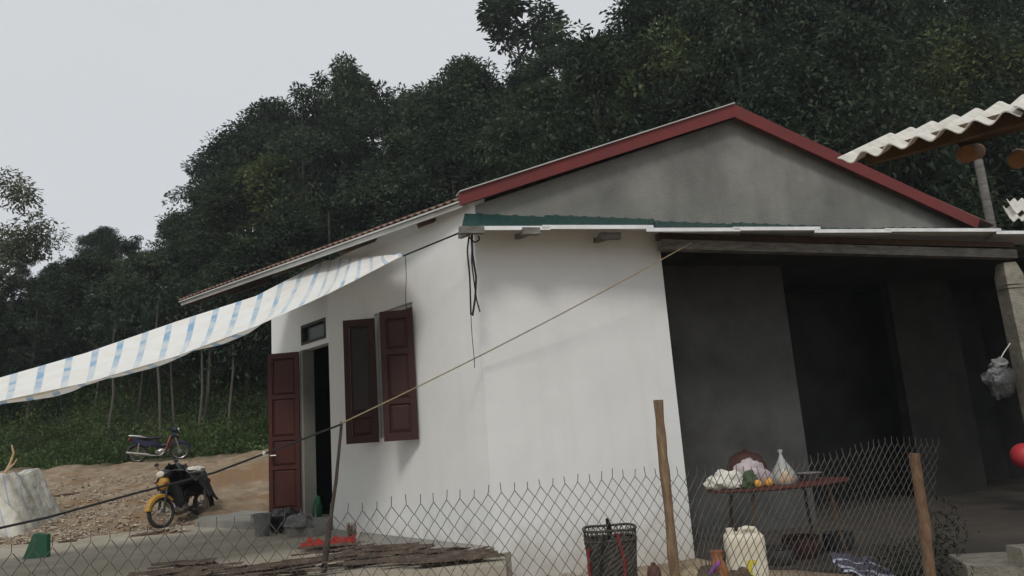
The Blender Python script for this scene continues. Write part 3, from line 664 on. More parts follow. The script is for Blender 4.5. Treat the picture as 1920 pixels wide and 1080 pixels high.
# ------------------------------------------------------------------ FENCE
fence = thing('chain_link_fence', 'wire chain link fence with wooden stake posts across the front', 'fence', (1.0, 4.5, -.34))
topk = [(-330, 1075, 3.0), (-60, 1036, 3.2), (225, 997, 3.5), (500, 968, 3.72), (668, 947, 3.85), (820, 930, 4.05), (990, 906, 4.2), (1150, 886, 4.4), (1285, 880, 4.6), (1420, 878, 5.0), (1550, 853, 5.45), (1660, 823, 5.85), (1765, 826, 6.2)]
TP = [at(*q) for q in topk]; tl = [0.]
for i in range(len(TP)-1): tl.append(tl[-1]+float(np.linalg.norm((TP[i+1]-TP[i])[:2])))
def ftop(s):
    s = min(max(s, 0), tl[-1])
    for i in range(len(TP)-1):
        if s <= tl[i+1]+1e-9: f_ = (s-tl[i])/(tl[i+1]-tl[i]); return TP[i]*(1-f_)+TP[i+1]*f_
    return TP[-1]
s_post = tl[8]-.02
def fpt(s, h):      # h metres below the top edge
    sh = 0.0
    if s > s_post: sh = -.42*h*smooth(s_post, s_post+.5, s)
    p = ftop(s+sh*1.0)*1.0; q = ftop(s)
    z = q[2]-h if sh == 0 else (p[2]*.5+q[2]*.5)-h
    wob = .012*mnoise.noise((s*3.1, h*3.3, 0)); wob2 = .010*mnoise.noise((s*4, h*4, 7))
    return V3((p[0]+wob2, p[1]+wob+.03*mnoise.noise((s, h, 3)), z+.008*mnoise.noise((s*5, h*5, 1))))
wd_, hg = .0375, .046
nw = int(tl[-1]/wd_); print('wires', nw, tl[-1])
for i in range(nw):
    pts = []; s0 = i*wd_; ph = i % 2
    nlev = int((fence.location[2]*0+1.27)/hg)
    for kk in range(nlev):
        side = (kk+ph) % 2
        pts.append(fpt(s0+wd_*side+(.0016 if side == 0 else -.0016), kk*hg+.03)+V3((0, .0025 if side == 0 else -.0025, 0)))
    if ph == 1:      # twisted pair tip standing above each diamond
        s_t = s0+wd_; hh = .025+.02*random.random(); pts[0:0] = []
        e = fpt(s_t, .03); tilt = V3((random.uniform(-.008, .008), 0, 0))
        pts = [e+UP*(hh+.012)+tilt, e+UP*.012+tilt*.4]+pts
    b = MB(); b.tube(pts,   .0021 if s0 < s_post else .0024, 4, caps=False); b.smooth = False
    wbuild(b, 'wire', m_wire, fence)
def stake(pxs, Y, r, mt, lab):
    P = []
    for (x, y) in pxs: P.append(at(x, y, Y))
    d = P[-1]-P[-2]; P.append(P[-1]+d*((P[-1][2]+.4)/max(.01, -d[2])))
    Q, R_ = [], []
    for i in range(len(P)-1):
        for j in range(9): Q.append(P[i]+(P[i+1]-P[i])*j/9)
    Q.append(P[-1])
    for i, q in enumerate(Q):
        Q[i] = q+V3((.006*mnoise.noise((q[2]*7, 1, Y)), .006*mnoise.noise((q[2]*6, 5, Y)), 0)); R_.append(r*(1+.16*mnoise.noise((q[2]*9, Y, 2)))*(.9+.12*i/len(Q)))
    b = MB(); b.tube(Q, R_, 12); return wbuild(b, 'post', mt, fence, lab)
stake([(1234, 750), (1240, 830), (1249, 910), (1256, 990), (1265, 1080)], 4.52, .030, m_stick, 'brown knotted stake post against the white wall')
stake([(1714, 850), (1722, 905), (1733, 980), (1744, 1080)], 6.0, .042, m_stick2, 'reddish stake post in the dark kitchen front')

# ------------------------------------------------------------------ MOTORBIKES
def motorbike(loc, rz, label, front_m, body_m, shield_m, steer, lean_, cover=False):
    t = thing('motorbike', label, 'motorbike', loc, rz, None); t.rotation_euler = (lean_, 0, rz)
    wb = .61; wr = .285
    ca, sa = math.cos(steer), math.sin(steer)
    def st(p):   # rotate steering group about the head axis
        x, y, z = p[0]-.47, p[1], p[2]; return (.47+x*ca-y*sa, x*sa+y*ca, z)
    def wheel(cx, steered):
        tr = st if steered else (lambda p: p)
        ax_c = V3((cx, 0, wr))
        b = MB(); b.tube([V3(tr(ax_c+V3((math.cos(a)*(wr-.035), 0, math.sin(a)*(wr-.035))))) for a in np.linspace(0, 2*math.pi, 28, endpoint=False)], .037, 8, closed=True)
        ty = b.build('wheel', m_rubber, t)
        b = MB(); b.tube([V3(tr(ax_c+V3((math.cos(a)*(wr-.072), 0, math.sin(a)*(wr-.072))))) for a in np.linspace(0, 2*math.pi, 28, endpoint=False)], .014, 6, closed=True); b.build('rim', m_chrome, ty)
        b = MB(); b.tube([V3(tr(ax_c+V3((0, y, 0)))) for y in (-.05, -.045, .045, .05)], [.03, .06, .06, .03], 14); b.build('hub', m_chrome, ty)
        b = MB()
        for i in range(18):
            a = 2*math.pi*i/18; y = .035*(1 if i % 2 else -1); b.tube([V3(tr(ax_c+V3((math.cos(a+.3)*.05, y, math.sin(a+.3)*.05)))), V3(tr(ax_c+V3((math.cos(a)*(wr-.075), 0, math.sin(a)*(wr-.075)))))], .0035, 3, caps=False)
        sp = b.build('spokes', m_chrome, ty)
    wheel(wb, True); wheel(-wb, False)
    # fork and front mudguard
    for s in (-1, 1):
        b = MB(); b.tube([V3(st((wb, s*.07, wr))), V3(st((.55, s*.07, .5))), V3(st((.48, s*.06, .72)))], [.02, .024, .026], 8); b.build('fork', m_black if cover else m_chrome, t)
    b = MB(); vs_, fs = [], []
    angs = np.linspace(math.radians(12), math.radians(140), 16); yy = [-.07, -.062, -.03, 0, .03, .062, .07]; zz = [-.055, -.012, .012, .018, .012, -.012, -.055]
    for a in angs:
        for y, dz in zip(yy, zz): rr = wr+.035+dz; vs_.append(st((wb+math.cos(a)*rr, y, wr+math.sin(a)*rr)))
    n_ = len(yy); fs = [(i*n_+j, i*n_+j+1, (i+1)*n_+j+1, (i+1)*n_+j) for i in range(len(angs)-1) for j in range(n_-1)]
    b.add(vs_, fs); b.smooth = True; b.build('front_mudguard', front_m, t)
    b = MB(); vs_ = []
    for a in np.linspace(math.radians(35), math.radians(200), 14):
        for y, dz in zip(yy, zz): rr = wr+.05+dz; vs_.append((-wb+math.cos(a)*rr, y, wr+math.sin(a)*rr))
    b.add(vs_, [(i*n_+j, i*n_+j+1, (i+1)*n_+j+1, (i+1)*n_+j) for i in range(13) for j in range(n_-1)]); b.smooth = True; b.build('rear_mudguard', m_black, t)
    # leg shield: two wings
    for s in (-1, 1):
        b = MB(); prof = [(.40, .03, .80), (.36, .15, .78), (.30, .21, .60), (.24, .19, .40), (.22, .10, .30), (.30, .05, .40), (.37, .03, .60)]
        b.prism([(x, s*y, z) for x, y, z in prof], (-.035, 0, 0)); b.build('leg_shield', shield_m, t)
    # nose cover, headlamp, handlebar
    b = MB(); b.lump(V3(st((.50, 0, .80))), (.09, .10, .13), .1, 1.2); b.build('nose_cover', front_m, t)
    b = MB(); b.lump(V3(st((.47, 0, .96))), (.11, .14, .085), .1, 1.2); hc = b.build('handlebar_cover', body_m, t)
    b = MB(); c = V3(st((.565, 0, .965))); b.lump(c, (.035, .085, .06), .05, 1); b.build('headlamp', m_lens, t)
    for s in (-1, 1):
        b = MB(); b.lump(V3(st((.55, s*.1, .8))), (.03, .035, .03), .05, 1); b.build('indicator', m_orange, t)
        b = MB(); b.tube([V3(st((.45, s*.05, .98))), V3(st((.40, s*.2, 1.0))), V3(st((.33, s*.33, .97)))], [.014, .014, .018], 8); hb = b.build('handlebar', m_black, t)
        b = MB(); b.tube([V3(st((.40, s*.2, 1.0))), V3(st((.42, s*.24, 1.12)))], .006, 5); b.lump(V3(st((.42, s*.26, 1.16))), (.015, .05, .032), .05, 1); b.build('mirror', m_black, hb)
    # backbone, body panels, engine, seat
    b = MB(); b.tube([(.42, 0, .80), (.25, 0, .52), (.02, 0, .46), (-.2, 0, .55), (-.55, 0, .62)], [.05, .05, .055, .06, .04], 10); b.build('frame', body_m, t)
    b = MB(); b.lump((.06, 0, .32), (.17, .10, .11), .25, 2.2); b.tube([(.18, 0, .33), (.3, 0, .35)], [.07, .055], 12); b.build('engine', m_chrome, t)
    for s in (-1, 1):
        b = MB(); b.prism([(.10, s*.07, .48), (.02, s*.1, .62), (-.35, s*.11, .70), (-.78, s*.07, .78), (-.74, s*.06, .66), (-.38, s*.1, .50)], (0, s*.025, 0)); b.build('side_panel', body_m, t)
        b = MB(); b.tube([(-.02, s*.1, .24), (-.02, s*.26, .24)], [.012, .022], 8); b.build('footrest', m_rubber, t)
        b = MB(); b.tube([(-wb, s*.09, wr), (-.55, s*.11, .62)], [.022, .026], 8); b.build('shock_absorber', m_chrome, t)
    b = MB(); b.tube([(.13, 0, .70), (.0, 0, .735), (-.2, 0, .745), (-.38, 0, .79), (-.6, 0, .80), (-.7, 0, .78)], [.05, .10, .12, .125, .11, .06], 12)
    b.v = [(x, y, .755+(z-.755)*.45) for x, y, z in b.v]; b.build('seat', m_black, t)
    b = MB(); b.tube([(-.35, .12, .78), (-.6, .13, .84), (-.84, .10, .87), (-.86, 0, .88), (-.84, -.10, .87), (-.6, -.13, .84), (-.35, -.12, .78)], .013, 6); b.build('grab_rail', m_chrome, t)
    b = MB(); b.lump((-.84, 0, .74), (.05, .08, .06), .05, 1); b.build('tail_lamp', m_redstrap, t)
    b = MB(); b.tube([(.15, -.10, .28), (.05, -.13, .20), (-.2, -.14, .22), (-.32, -.145, .26), (-.9, -.15, .36)], [.018, .02, .022, .045, .04], 10); b.build('exhaust', m_chrome, t)
    b = MB(); b.tube([(-.1, .08, .28), (-.06, .26, .03)], .012, 6); b.build('kickstand', m_black, t)
    return t
gA = gz(346, 983)
hdg = math.atan2(-.985, -.17)
bike1 = motorbike((gA[0], gA[1], .0), hdg, 'yellow fronted motorbike under a black cover at the edge of the concrete', m_yellow, m_black, m_black, math.radians(-16), math.radians(6), True)
b = MB()  # crumpled cover over bars and seat
def drape(u, v):
    a = abs(u-.5)*2; k_ = max(0, a-.45)/.55
    return V3((.05*mnoise.noise((u*6, v*6, 4)), -(u-.5)*.24*k_+.05*mnoise.noise((u*5, v*9, 2)), -.62*k_**.8*(.45+.55*v)-.05*a*a+.05*math.sin(v*9)*.5+.08*mnoise.noise((u*6, v*8, 0))+.10*(1-v)))
cv = grid_cloth([(.26, .30, 1.03), (.26, -.30, 1.03), (-.66, -.27, .92), (-.66, .27, .92)], 44, 44, drape)
cb = cv.build('rain_cover', m_bagblk); cb.location = bike1.location; cb.rotation_euler = bike1.rotation_euler
tag(cb, 'crumpled shiny black rain cover thrown over the yellow motorbike', 'cover')
b = MB(); b.lump((.0, 0, 0), (.17, .12, .06), .5, 2.2, seed=3); wb_ = b.build('white_bag', m_bagw)
pq = at(366, 880, gA[1]-.05); wb_.location = pq; tag(wb_, 'small crumpled white bag on top of the black motorbike cover', 'bag')
rb = at(298, 857, 24.0)
rz2 = ghn(rb[0], rb[1])
print('rear bike', rb, rz2)
bike2 = motorbike((rb[0], rb[1], rz2-.01), math.radians(18), 'dark blue motorbike parked side-on on the earth bank by the bushes', m_navy, m_navy, m_maroon, math.radians(5), math.radians(5))

# ------------------------------------------------------------------ left: covered pile, branch, green sheet
pc = gz(20, 1012); b = MB(); b.uv = []
L0 = V3((pc[0]-1.02, pc[1]+.2, 0))
nu, nv = 70, 40
def pile(u, v):     # u left->right, v front->back
    x = -1.5+u*2.55; y = -.35+v*1.7
    edge = min(1, (1-u)/.16) if u > .5 else 1.0
    fy = min(1, v/.22)*min(1, (1-v)/.15)
    h = 1.17*(edge**.55)*(fy**.5)
    h *= 1+.05*math.sin(u*7)-.05*(1-u)
    h = h*1.06+.09*mnoise.noise((u*7, v*5, 0))-.05*abs(mnoise.noise((u*8+v*3, v*5, 2)))*2
    return V3((x+(.22*(1-min(1, h))**1.5 if u > .5 else 0)+.07*mnoise.noise((u*5, v*5, 8))+(.08 if v < .12 and u > .8 else 0), y+.07*mnoise.noise((u*6, v*4, 5)), max(.01, h)))
for j in range(nv+1):
    for i in range(nu+1): b.v.append(tuple(L0+pile(i/nu, j/nv))); b.uv.append((j/nv*1.5+.1*math.sin(i*.3), i/nu))
b.f = [(j*(nu+1)+i, j*(nu+1)+i+1, (j+1)*(nu+1)+i+1, (j+1)*(nu+1)+i) for j in range(nv) for i in range(nu)]; b.smooth = True
tag(b.build('covered_pile', m_tarp2), 'heap covered with a dirty white striped tarpaulin at the left edge', 'tarp pile')
b = MB(); P = [at(x, y, pc[1]+.75) for x, y in ((8, 890), (18, 872), (26, 850), (22, 834))]; b.tube(P, [.03, .026, .02, .012], 7); Q = [at(x, y, pc[1]+.75) for x, y in ((14, 880), (27, 869), (32, 860))]; b.tube(Q, [.022, .016, .009], 6)
tag(b.build('dead_branch', m_deadwood), 'pale forked dead branch sticking up behind the covered heap', 'branch')
g0 = gz(66, 1047); b = MB(); b.uv = None
P = [gz(42, 1049), gz(88, 1045), at(88, 1003, g0[1]+.12), at(62, 1001, g0[1]+.12)]
b.prism(P, V3((.02, .05, .01))); tag(b.build('green_sheet', m_greenp), 'dark green plastic sheet leaning on the covered heap', 'sheet')

# ------------------------------------------------------------------ porch clutter
bu = gz(492, 1005); t = thing('bucket', 'dirty grey bucket standing before the red door', 'bucket', bu)
b = MB(); b.lathe([(.0, .0), (.10, .0), (.135, .3), (.145, .3), (.145, .325), (.128, .325), (.122, .29), (.09, .02), (0, .02)], (0, 0, 0), 20); b.build('body', m_bucket, t)
b = MB(); b.tube([(math.cos(a)*.14, -.03, .31+math.sin(a)*-.1) for a in np.linspace(0, math.pi, 9)], .006, 5); b.build('handle', m_wire, t)
b = MB(); p = gz(532, 998, .0); b.lump((p[0], p[1], .16), (.24, .2, .19), .45, 1.9, flat=.8, seed=4); tag(b.build('dark_sack', m_bagblk), 'crumpled dark sack beside the grey bucket', 'sack')
b = MB(); p = gz(560, 990, porch_z); b.lump((p[0], p[1], porch_z+.07), (.2, .15, .12), .4, 2.1, flat=.6, seed=9); tag(b.build('grey_rag', m_bucket), 'grey crumpled rag on the porch step below the door', 'rag')
b = MB(); p = gz(596, 968, porch_z); b.lump((p[0]+.02, p[1]-.1, porch_z+.14), (.09, .08, .2), .3, 2, flat=.7, seed=2); tag(b.build('green_bag', m_greenp), 'dark green bag standing in the doorway', 'bag')
b = MB()   # red cloth heap
rc = gz(612, 1028); cl = grid_cloth([(.38, -.1, 0), (-.30, -.09, 0), (-.26, .12, 0), (.36, .12, 0)], 40, 14, lambda u, v: V3((.03*mnoise.noise((u*7, v*3, 1)), .05*mnoise.noise((u*9, v*3, 4)), .02+.11*abs(mnoise.noise((u*6, v*3, 0)))*1.6*math.sin(math.pi*min(max(v, .04), .96))+.05*math.sin(math.pi*v)*math.sin(math.pi*u))))
rco = cl.build('red_cloth', m_redcloth); rco.location = (rc[0], rc[1], .005); tag(rco, 'crumpled bright red cloth lying on the concrete by the wall foot', 'cloth')
bx_ = gz(660, 1022); t = thing('broom_head', 'brown brush head standing up by the wall beside the red cloth', 'brush', bx_)
b = MB()
for i in range(26):
    a = random.uniform(-1, 1); b.tube([(a*.03, random.uniform(-.02, .02), 0), (a*.06+random.uniform(-.01, .01), random.uniform(-.03, .03), .26+random.uniform(-.03, .03))], [.006, .004], 3)
b.build('bristles', m_timber, t); b = MB(); b.tube([(.06, 0, .02), (.09, 0, .15), (.07, 0, .22)], .018, 6); b.build('grip', m_bagp, t)

# cinnamon bark strips drying
def bark_strip(p, L, wdt_, rz, tilt, curl, k_):
    b = MB(); n = 7; m_ = 6; vs_ = []
    for side in (0, 1):
        for i in range(m_+1):
            for j in range(n):
                q = j/(n-1)-.5; a = q*curl; r = wdt_/max(curl, .3)
                rr = r+(.006 if side else 0)
                x = (i/m_-.5)*L*(1+.06*mnoise.noise((q*4, k_, i*.2))); y = math.sin(a)*rr; z = (math.cos(a)-math.cos(curl/2))*rr
                vs_.append((x, y+.015*mnoise.noise((i*.5, k_, 1)), z+.012*mnoise.noise((i*.6, k_, 7))))
    N = (m_+1)*n; fs = []
    for i in range(m_):
        for j in range(n-1):
            a = i*n+j; fs.append((a, a+n, a+n+1, a+1)); fs.append((N+a, N+a+1, N+a+n+1, N+a+n))
    for i in range(m_): fs += [(i*n, N+i*n, N+(i+1)*n, (i+1)*n), (i*n+n-1, (i+1)*n+n-1, N+(i+1)*n+n-1, N+i*n+n-1)]
    for j in range(n-1): fs += [(j, j+1, N+j+1, N+j), (m_*n+j, N+m_*n+j, N+m_*n+j+1, m_*n+j+1)]
    b.add(vs_, fs); b.smooth = True
    o = b.build('bark_strip', m_bark); o.location = tuple(map(float, p)); o.rotation_euler = (random.uniform(-.2, .2)+(math.pi if k_ % 4 == 0 else 0), tilt, rz); return o
for i in range(46):
    fx = random.random(); x = 610+fx*270; row = random.random(); yy_ = 1030+row*30+(x-610)*.018
    p = gz(x, yy_); L = random.uniform(.5, 1.0)
    o = bark_strip((p[0], p[1], .022+.06*random.random()*(1-abs(fx-.4))), L, random.uniform(.06, .11), random.gauss(.1, .16), random.gauss(0, .03), random.uniform(1.2, 2.6), i)
    tag(o, 'brown curled bark strip drying on the concrete below the window wall', 'bark', 'bark strips drying below the window wall')
for i in range(34):
    x = random.uniform(300, 580); p = gz(x, random.uniform(1066, 1092)); L = random.uniform(.4, .9)
    o = bark_strip((p[0], p[1], .022+.07*random.random()), L, random.uniform(.06, .11), random.gauss(.05, .2), random.gauss(0, .03), random.uniform(1.2, 2.6), 100+i)
    tag(o, 'brown curled bark strip lying at the bottom edge left of the fence stake', 'bark', 'bark strips in the near heap on the concrete')
# rubble at the slab edge
b = MB()
for i in range(420):
    p = gz(random.uniform(880, 1110), random.uniform(1062, 1110), -.32); s = abs(random.gauss(0, .03))+.012
    b.lump((p[0], p[1], ghn(p[0], p[1])+s*.3), (s, s*.8, s*.6), .4, 2, 6, 4, seed=i)
o = b.build('rubble', mat('grey_rubble', (.2, .18, .14), .95, (.32, .28, .22), 4, bump=.4)); o['kind'] = 'stuff'; tag(o, 'grey rubble and mortar crumbs along the wall foot', 'rubble')
# chips and sticks on the earth
b = MB()
for i in range(5200):
    x = random.uniform(-60, 360); y = random.uniform(885, 1000)
    Y = 13.0+8*random.random()**2.0; p = at(x, y, Y); X = p[0]; z = ghn(X, Y); s = .012+.05*random.random()**2.5
    a = random.uniform(0, math.pi); d = V3((math.cos(a), math.sin(a), random.uniform(-.25, .3)))*s; e = V3((-math.sin(a), math.cos(a), random.uniform(-.2, .2)))*s*.35; c = V3((X, Y, z+.02))
    b.add([c-d-e, c+d-e, c+d+e, c-d+e, c+UP*.02], [(0, 1, 4), (1, 2, 4), (2, 3, 4), (3, 0, 4)])
o = b.build('wood_chips', mat('wood_chip_litter', (.13, .095, .068), .95, (.42, .35, .27), 25, island=.6)); o['kind'] = 'stuff'; tag(o, 'litter of wood chips and bark scraps over the bare earth', 'wood chips')
for k_, (x0, y0_, x1, y1_, Y, lab) in enumerate(((100, 891, 150, 887, 17.5, 'long dark stick lying on the earth right of the covered heap'), (110, 1008, 145, 1001, 12.75, 'short stick at the edge of the concrete by the heap'), (245, 994, 300, 990, 12.9, 'dark stick lying by the wheel of the yellow motorbike'), (0, 907, 60, 905, 18.5, 'stick on the earth behind the covered heap'))):
    a = at(x0, y0_, Y); c = at(x1, y1_, Y+.1); a[2] = ghn(a[0], a[1])+.03; c[2] = ghn(c[0], c[1])+.04
    b = MB(); b.tube([a, (a+c)/2+UP*.015, c], [.03, .026, .018], 7); tag(b.build('stick', m_timber), lab, 'stick')

# ------------------------------------------------------------------ right: basket, jerrycan, table etc.
GZ = -.34
def ground_at(x, Y): return at(x, 1000, Y)[0]
bk = V3((at(1147, 1040, 7.15)[0], 7.15, GZ)); t = thing('woven_basket', 'tall dark woven back basket leaning by the white wall', 'basket', bk)
topz = at(1145, 990, 7.15)[2]-GZ; R_ = .235
b = MB(); n = 40; rows = 26; vs_ = []
for i in range(rows+1):
    z = (topz-.09)*i/rows; rr = R_*(.80+.20*(i/rows)**.8)
    for kk in range(n): a = 2*math.pi*kk/n; q = rr+.006*(1 if (kk+i) % 2 else -1)+.008*mnoise.noise((math.cos(a)*2, math.sin(a)*2, z*4)); vs_.append((q*math.cos(a), q*math.sin(a), z))
b.add(vs_, [(i*n+kk, i*n+(kk+1) % n, (i+1)*n+(kk+1) % n, (i+1)*n+kk) for i in range(rows) for kk in range(n)]); b.build('body', m_basket, t)
b = MB()
for kk in range(26):
    for sg in (-1, 1):
        a = 2*math.pi*kk/26; a2 = a+sg*.24; b.tube([(R_*math.cos(a), R_*math.sin(a), topz-.10), (R_*1.01*math.cos(a2), R_*1.01*math.sin(a2), topz-.01)], .005, 4)
b.build('rim_lattice', m_basket, t)
b = MB()
for z, rr, th, nm in ((topz, R_*1.02, .013, 'rim'), (topz-.09, R_*1.0, .011, 'hoop'), (.02, R_*.8, .013, 'hoop')): b = MB(); b.tube([(rr*math.cos(a), rr*math.sin(a), z+.006*math.sin(3*a)) for a in np.linspace(0, 2*math.pi, 36, endpoint=False)], th, 6, closed=True); b.build(nm, m_basket, t)
for s, mt in ((-1, m_cable), (1, m_redstrap)):
    b = MB(); b.tube([(s*.06-.02, -R_-.012, topz-.02), (s*.11-.03, -R_-.035, topz-.25), (s*.1-.04, -R_*.85-.03, .08)], .014, 6); b.build('strap', mt, t)
b = MB(); b.tube([(-.215, -.1, topz-.15), (-.23, -.14, topz-.32), (-.2, -.14, .12)], .014, 6); b.build('strap', m_redstrap, t)
b = MB(); b.tube([(.0, .05, topz-.1), (.0, .02, topz+.03), (-.015, .0, topz+.085)], [.022, .024, .012], 8); b.build('handle_peg', m_cable, t)
# jerrycan
jc = V3((at(1398, 1040, 6.75)[0], 6.75, GZ)); jt = at(1398, 992, 6.75)[2]-GZ
t = thing('jerrycan', 'milky white plastic jerrycan with a yellow mark behind the fence', 'jerrycan', jc, math.radians(-8))
b = MB(); vs_ = []; n = 28
for z, k_ in ((0, .9), (.02, 1), (.12, 1.0), (.16, .97), (.2, 1), (.36, 1.0), (.4, .97), (.44, 1.0), (jt-.09, 1), (jt-.05, .97), (jt-.03, .86), (jt-.025, 0.02)):
    for kk in range(n):
        a = 2*math.pi*kk/n; c_, s_ = math.cos(a), math.sin(a); p_ = .35; vs_.append((.165*k_*np.sign(c_)*abs(c_)**p_, .125*k_*np.sign(s_)*abs(s_)**p_, z))
b.add(vs_, [(i*n+kk, i*n+(kk+1) % n, (i+1)*n+(kk+1) % n, (i+1)*n+kk) for i in range(11) for kk in range(n)]); b.smooth = True; b.build('body', m_jerry, t)
b = MB(); b.tube([(-.03, 0, jt-.04), (-.02, 0, jt+.0), (.03, 0, jt+.01), (.1, 0, jt), (.12, 0, jt-.04)], .02, 8); b.build('handle', m_jerry, t)
b = MB(); b.lathe([(0, jt-.03), (.035, jt-.03), (.035, jt+.015), (0, jt+.017)], (-.105, 0, 0), 14); b.build('cap', m_jerry, t)
b = MB(); b.prism([(-.015, -.1265, jt-.27), (.065, -.1265, jt-.27), (.065, -.1265, jt-.235), (-.015, -.1265, jt-.235)], (0, -.003, 0)); b.prism([(-.015, -.1265, jt-.43), (.025, -.1265, jt-.43), (.025, -.1265, jt-.272), (-.015, -.1265, jt-.272)], (0, -.003, 0)); b.build('label', m_label, t)
# orange bottle with purple strap, brown bottle, stones
ob = V3((at(1344, 1040, 6.6)[0], 6.6, GZ)); ot = at(1344, 1033, 6.6)[2]-GZ
b = MB(); b.lathe([(0, 0), (.08, 0), (.085, ot-.2), (.075, ot-.13), (.045, ot-.07), (.048, ot-.01), (.055, ot), (.045, ot), (.04, ot-.05)], ob, 20); tag(b.build('orange_jug', m_orange), 'orange plastic jug left of the white jerrycan', 'jug')
b = MB(); P = [at(x, y, 6.48) for x, y in ((1350, 1054), (1338, 1066), (1326, 1082), (1318, 1098))]; b.tube(P, .016, 6); tag(b.build('purple_strap', m_purple), 'purple strap hanging across the orange jug', 'strap')
bb = V3((at(1226, 1070, 6.9)[0], 6.9, GZ)); bt = at(1226, 1055, 6.9)[2]-GZ
b = MB(); b.lathe([(0, 0), (.055, 0), (.06, .02), (.062, bt-.08), (.05, bt-.035), (.022, bt-.02), (.022, bt), (0, bt)], bb, 18); tag(b.build('clay_bottle', m_bottle), 'small reddish brown bottle at the foot of the brown stake', 'bottle')
for i, (x, y, s) in enumerate(((1300, 1078, .1), (1325, 1070, .09), (1385, 1076, .09))):
    p = at(x, y, 6.55); b = MB(); b.lump((p[0], p[1], p[2]-.05), (s*1.2, s, s), .4, 1.7, seed=20+i); tag(b.build('sack_lump', m_timber if i else m_rope), ['tan lump of sacking by the wall corner', 'brown bundle left of the orange jug', 'dark bundle in front of the jerrycan'][i], 'bundle')
# table
tc_ = V3((0, 0, 0)); tz = float(at(1440, 912, 8.0)[2]); pa = at(1326, 909, 8.05); pb2 = at(1585, 896, 8.45)
tx = (pa+pb2)/2; tang = math.atan2(pb2[1]-pa[1], pb2[0]-pa[0]); tlen = float(np.linalg.norm((pb2-pa)[:2]))
print('table', tz, tlen)
t = thing('table', 'oval dark red table by the grey kitchen wall', 'table', (tx[0], tx[1], GZ), tang)
TH = tz-GZ
b = MB(); b.lathe([(0, TH-.03), (.96, TH-.03), (1, TH-.02), (1, TH-.004), (.985, TH), (0, TH)], (0, 0, 0), 48); b.v = [(x*tlen/2, y*.42, z) for x, y, z in b.v]; b.build('tabletop', m_tabler, t)
for sx in (-1, 1):
    for sy in (-1, 1): b = MB(); b.tube([(sx*tlen*.27, sy*.22, TH-.03), (sx*tlen*.31, sy*.27, 0)], .018, 8); b.build('leg', m_timber, t)
def on_table(x, y, Y): p = at(x, y, Y); return V3((p[0], Y, tz))
for (x, Y, sz, mt, nm, lab, cat, sd_, amp) in ((1362, 8.02, (.175, .10, .11), m_bagw, 'white_bag', 'crumpled white plastic bag at the left end of the table', 'bag', 5, .55), (1412, 8.12, (.18, .11, .16), m_bagp, 'pink_bag', 'pale pink plastic bag on the table behind the fruit', 'bag', 8, .45),
        (1405, 7.95, (.08, .06, .10), m_leafgreen, 'green_bundle', 'dark green vegetable bundle between the two bags', 'vegetable', 3, .4)):
    p = on_table(x, 905, Y); b = MB(); b.lump((p[0], p[1], tz+sz[2]*.62), sz, amp, 1.7, 26, 16, flat=.6, seed=sd_); tag(b.build(nm, mt), lab, cat)
for i, (x, Y, r) in enumerate(((1421, 7.9, .042), (1441, 7.93, .045))):
    p = on_table(x, 905, Y); b = MB(); b.lathe([(r*math.sin(a)+1e-4, r-r*math.cos(a)) for a in np.linspace(0, math.pi, 10)], p, 14); tag(b.build('fruit', m_fruit), ['left loose orange fruit on the table edge', 'right loose orange fruit on the table edge'][i], 'fruit')
p = on_table(1470, 900, 8.1); t = thing('fruit_bag', 'knotted clear plastic bag of orange fruit on the table', 'bag', p)
b = MB(); b.lathe([(0.001, 0), (.1, .005), (.13, .06), (.12, .12), (.07, .19), (.03, .26), (.012, .31), (.03, .35), (.001, .36)], (0, 0, 0), 20, jit=.2); b.build('bag', m_clear, t)
for dx, dy, dz in ((.045, -.03, .05), (-.03, -.02, .045), (.02, .03, .1)): b = MB(); b.lathe([(.045*math.sin(a)+1e-4, -.045*math.cos(a)) for a in np.linspace(0, math.pi, 10)], (dx, dy, dz), 12); b.build('fruit', m_fruit, t)
p = on_table(1518, 895, 8.35); b = MB(); b.lathe([(0, 0), (.06, 0), (.13, .075), (.135, .08), (.125, .08), (.05, .02), (0, .02)], p, 22); tag(b.build('bowl', m_bucket), 'grey bowl on the table right of the fruit bag', 'bowl')
p = on_table(1400, 880, 8.4); b = MB(); b.lathe([(0, 0), (.12, 0), (.2, .1), (.21, .2), (.16, .3), (.07, .345), (.02, .35), (.02, .38), (0, .385)], p, 22); tag(b.build('lidded_pot', m_pot), 'round dark brown lidded pot behind the bags on the table', 'pot')
# striped cloth bundle at the bottom
cp = at(1628, 1066, 6.9); cl = grid_cloth([(.30, -.1, -.22), (-.26, -.12, -.02), (-.24, .18, .05), (.16, .2, -.02)], 30, 20, lambda u, v: V3((0, 0, .04*math.sin(v*14)+.05*mnoise.noise((u*4, v*4, 0)))), (1, 1))
cl.uv = [(v, u) for u, v in cl.uv]; o = cl.build('striped_cloth', m_stripecloth); o.location = tuple(cp+V3((0, 0, .03))); tag(o, 'dark blue cloth with pale stripes draped low behind the fence', 'cloth')
bc = V3((cp[0], cp[1]+.1, GZ)); t = thing('crate', 'brown wooden crate under the striped cloth', 'crate', bc)
ch = float(cp[2]-GZ-.22)
for z in np.linspace(.05, ch-.05, 4): b = MB(); b.box((-.1, -.16, z), (.85, .02, .085)); b.build('slat', m_timber, t); b = MB(); b.box((-.1, .2, z), (.85, .02, .085)); b.build('slat', m_timber, t)
for sx in (-.5, .3): b = MB(); b.box((sx, .02, ch/2), (.03, .335, ch)); b.build('end_board', m_timber, t)
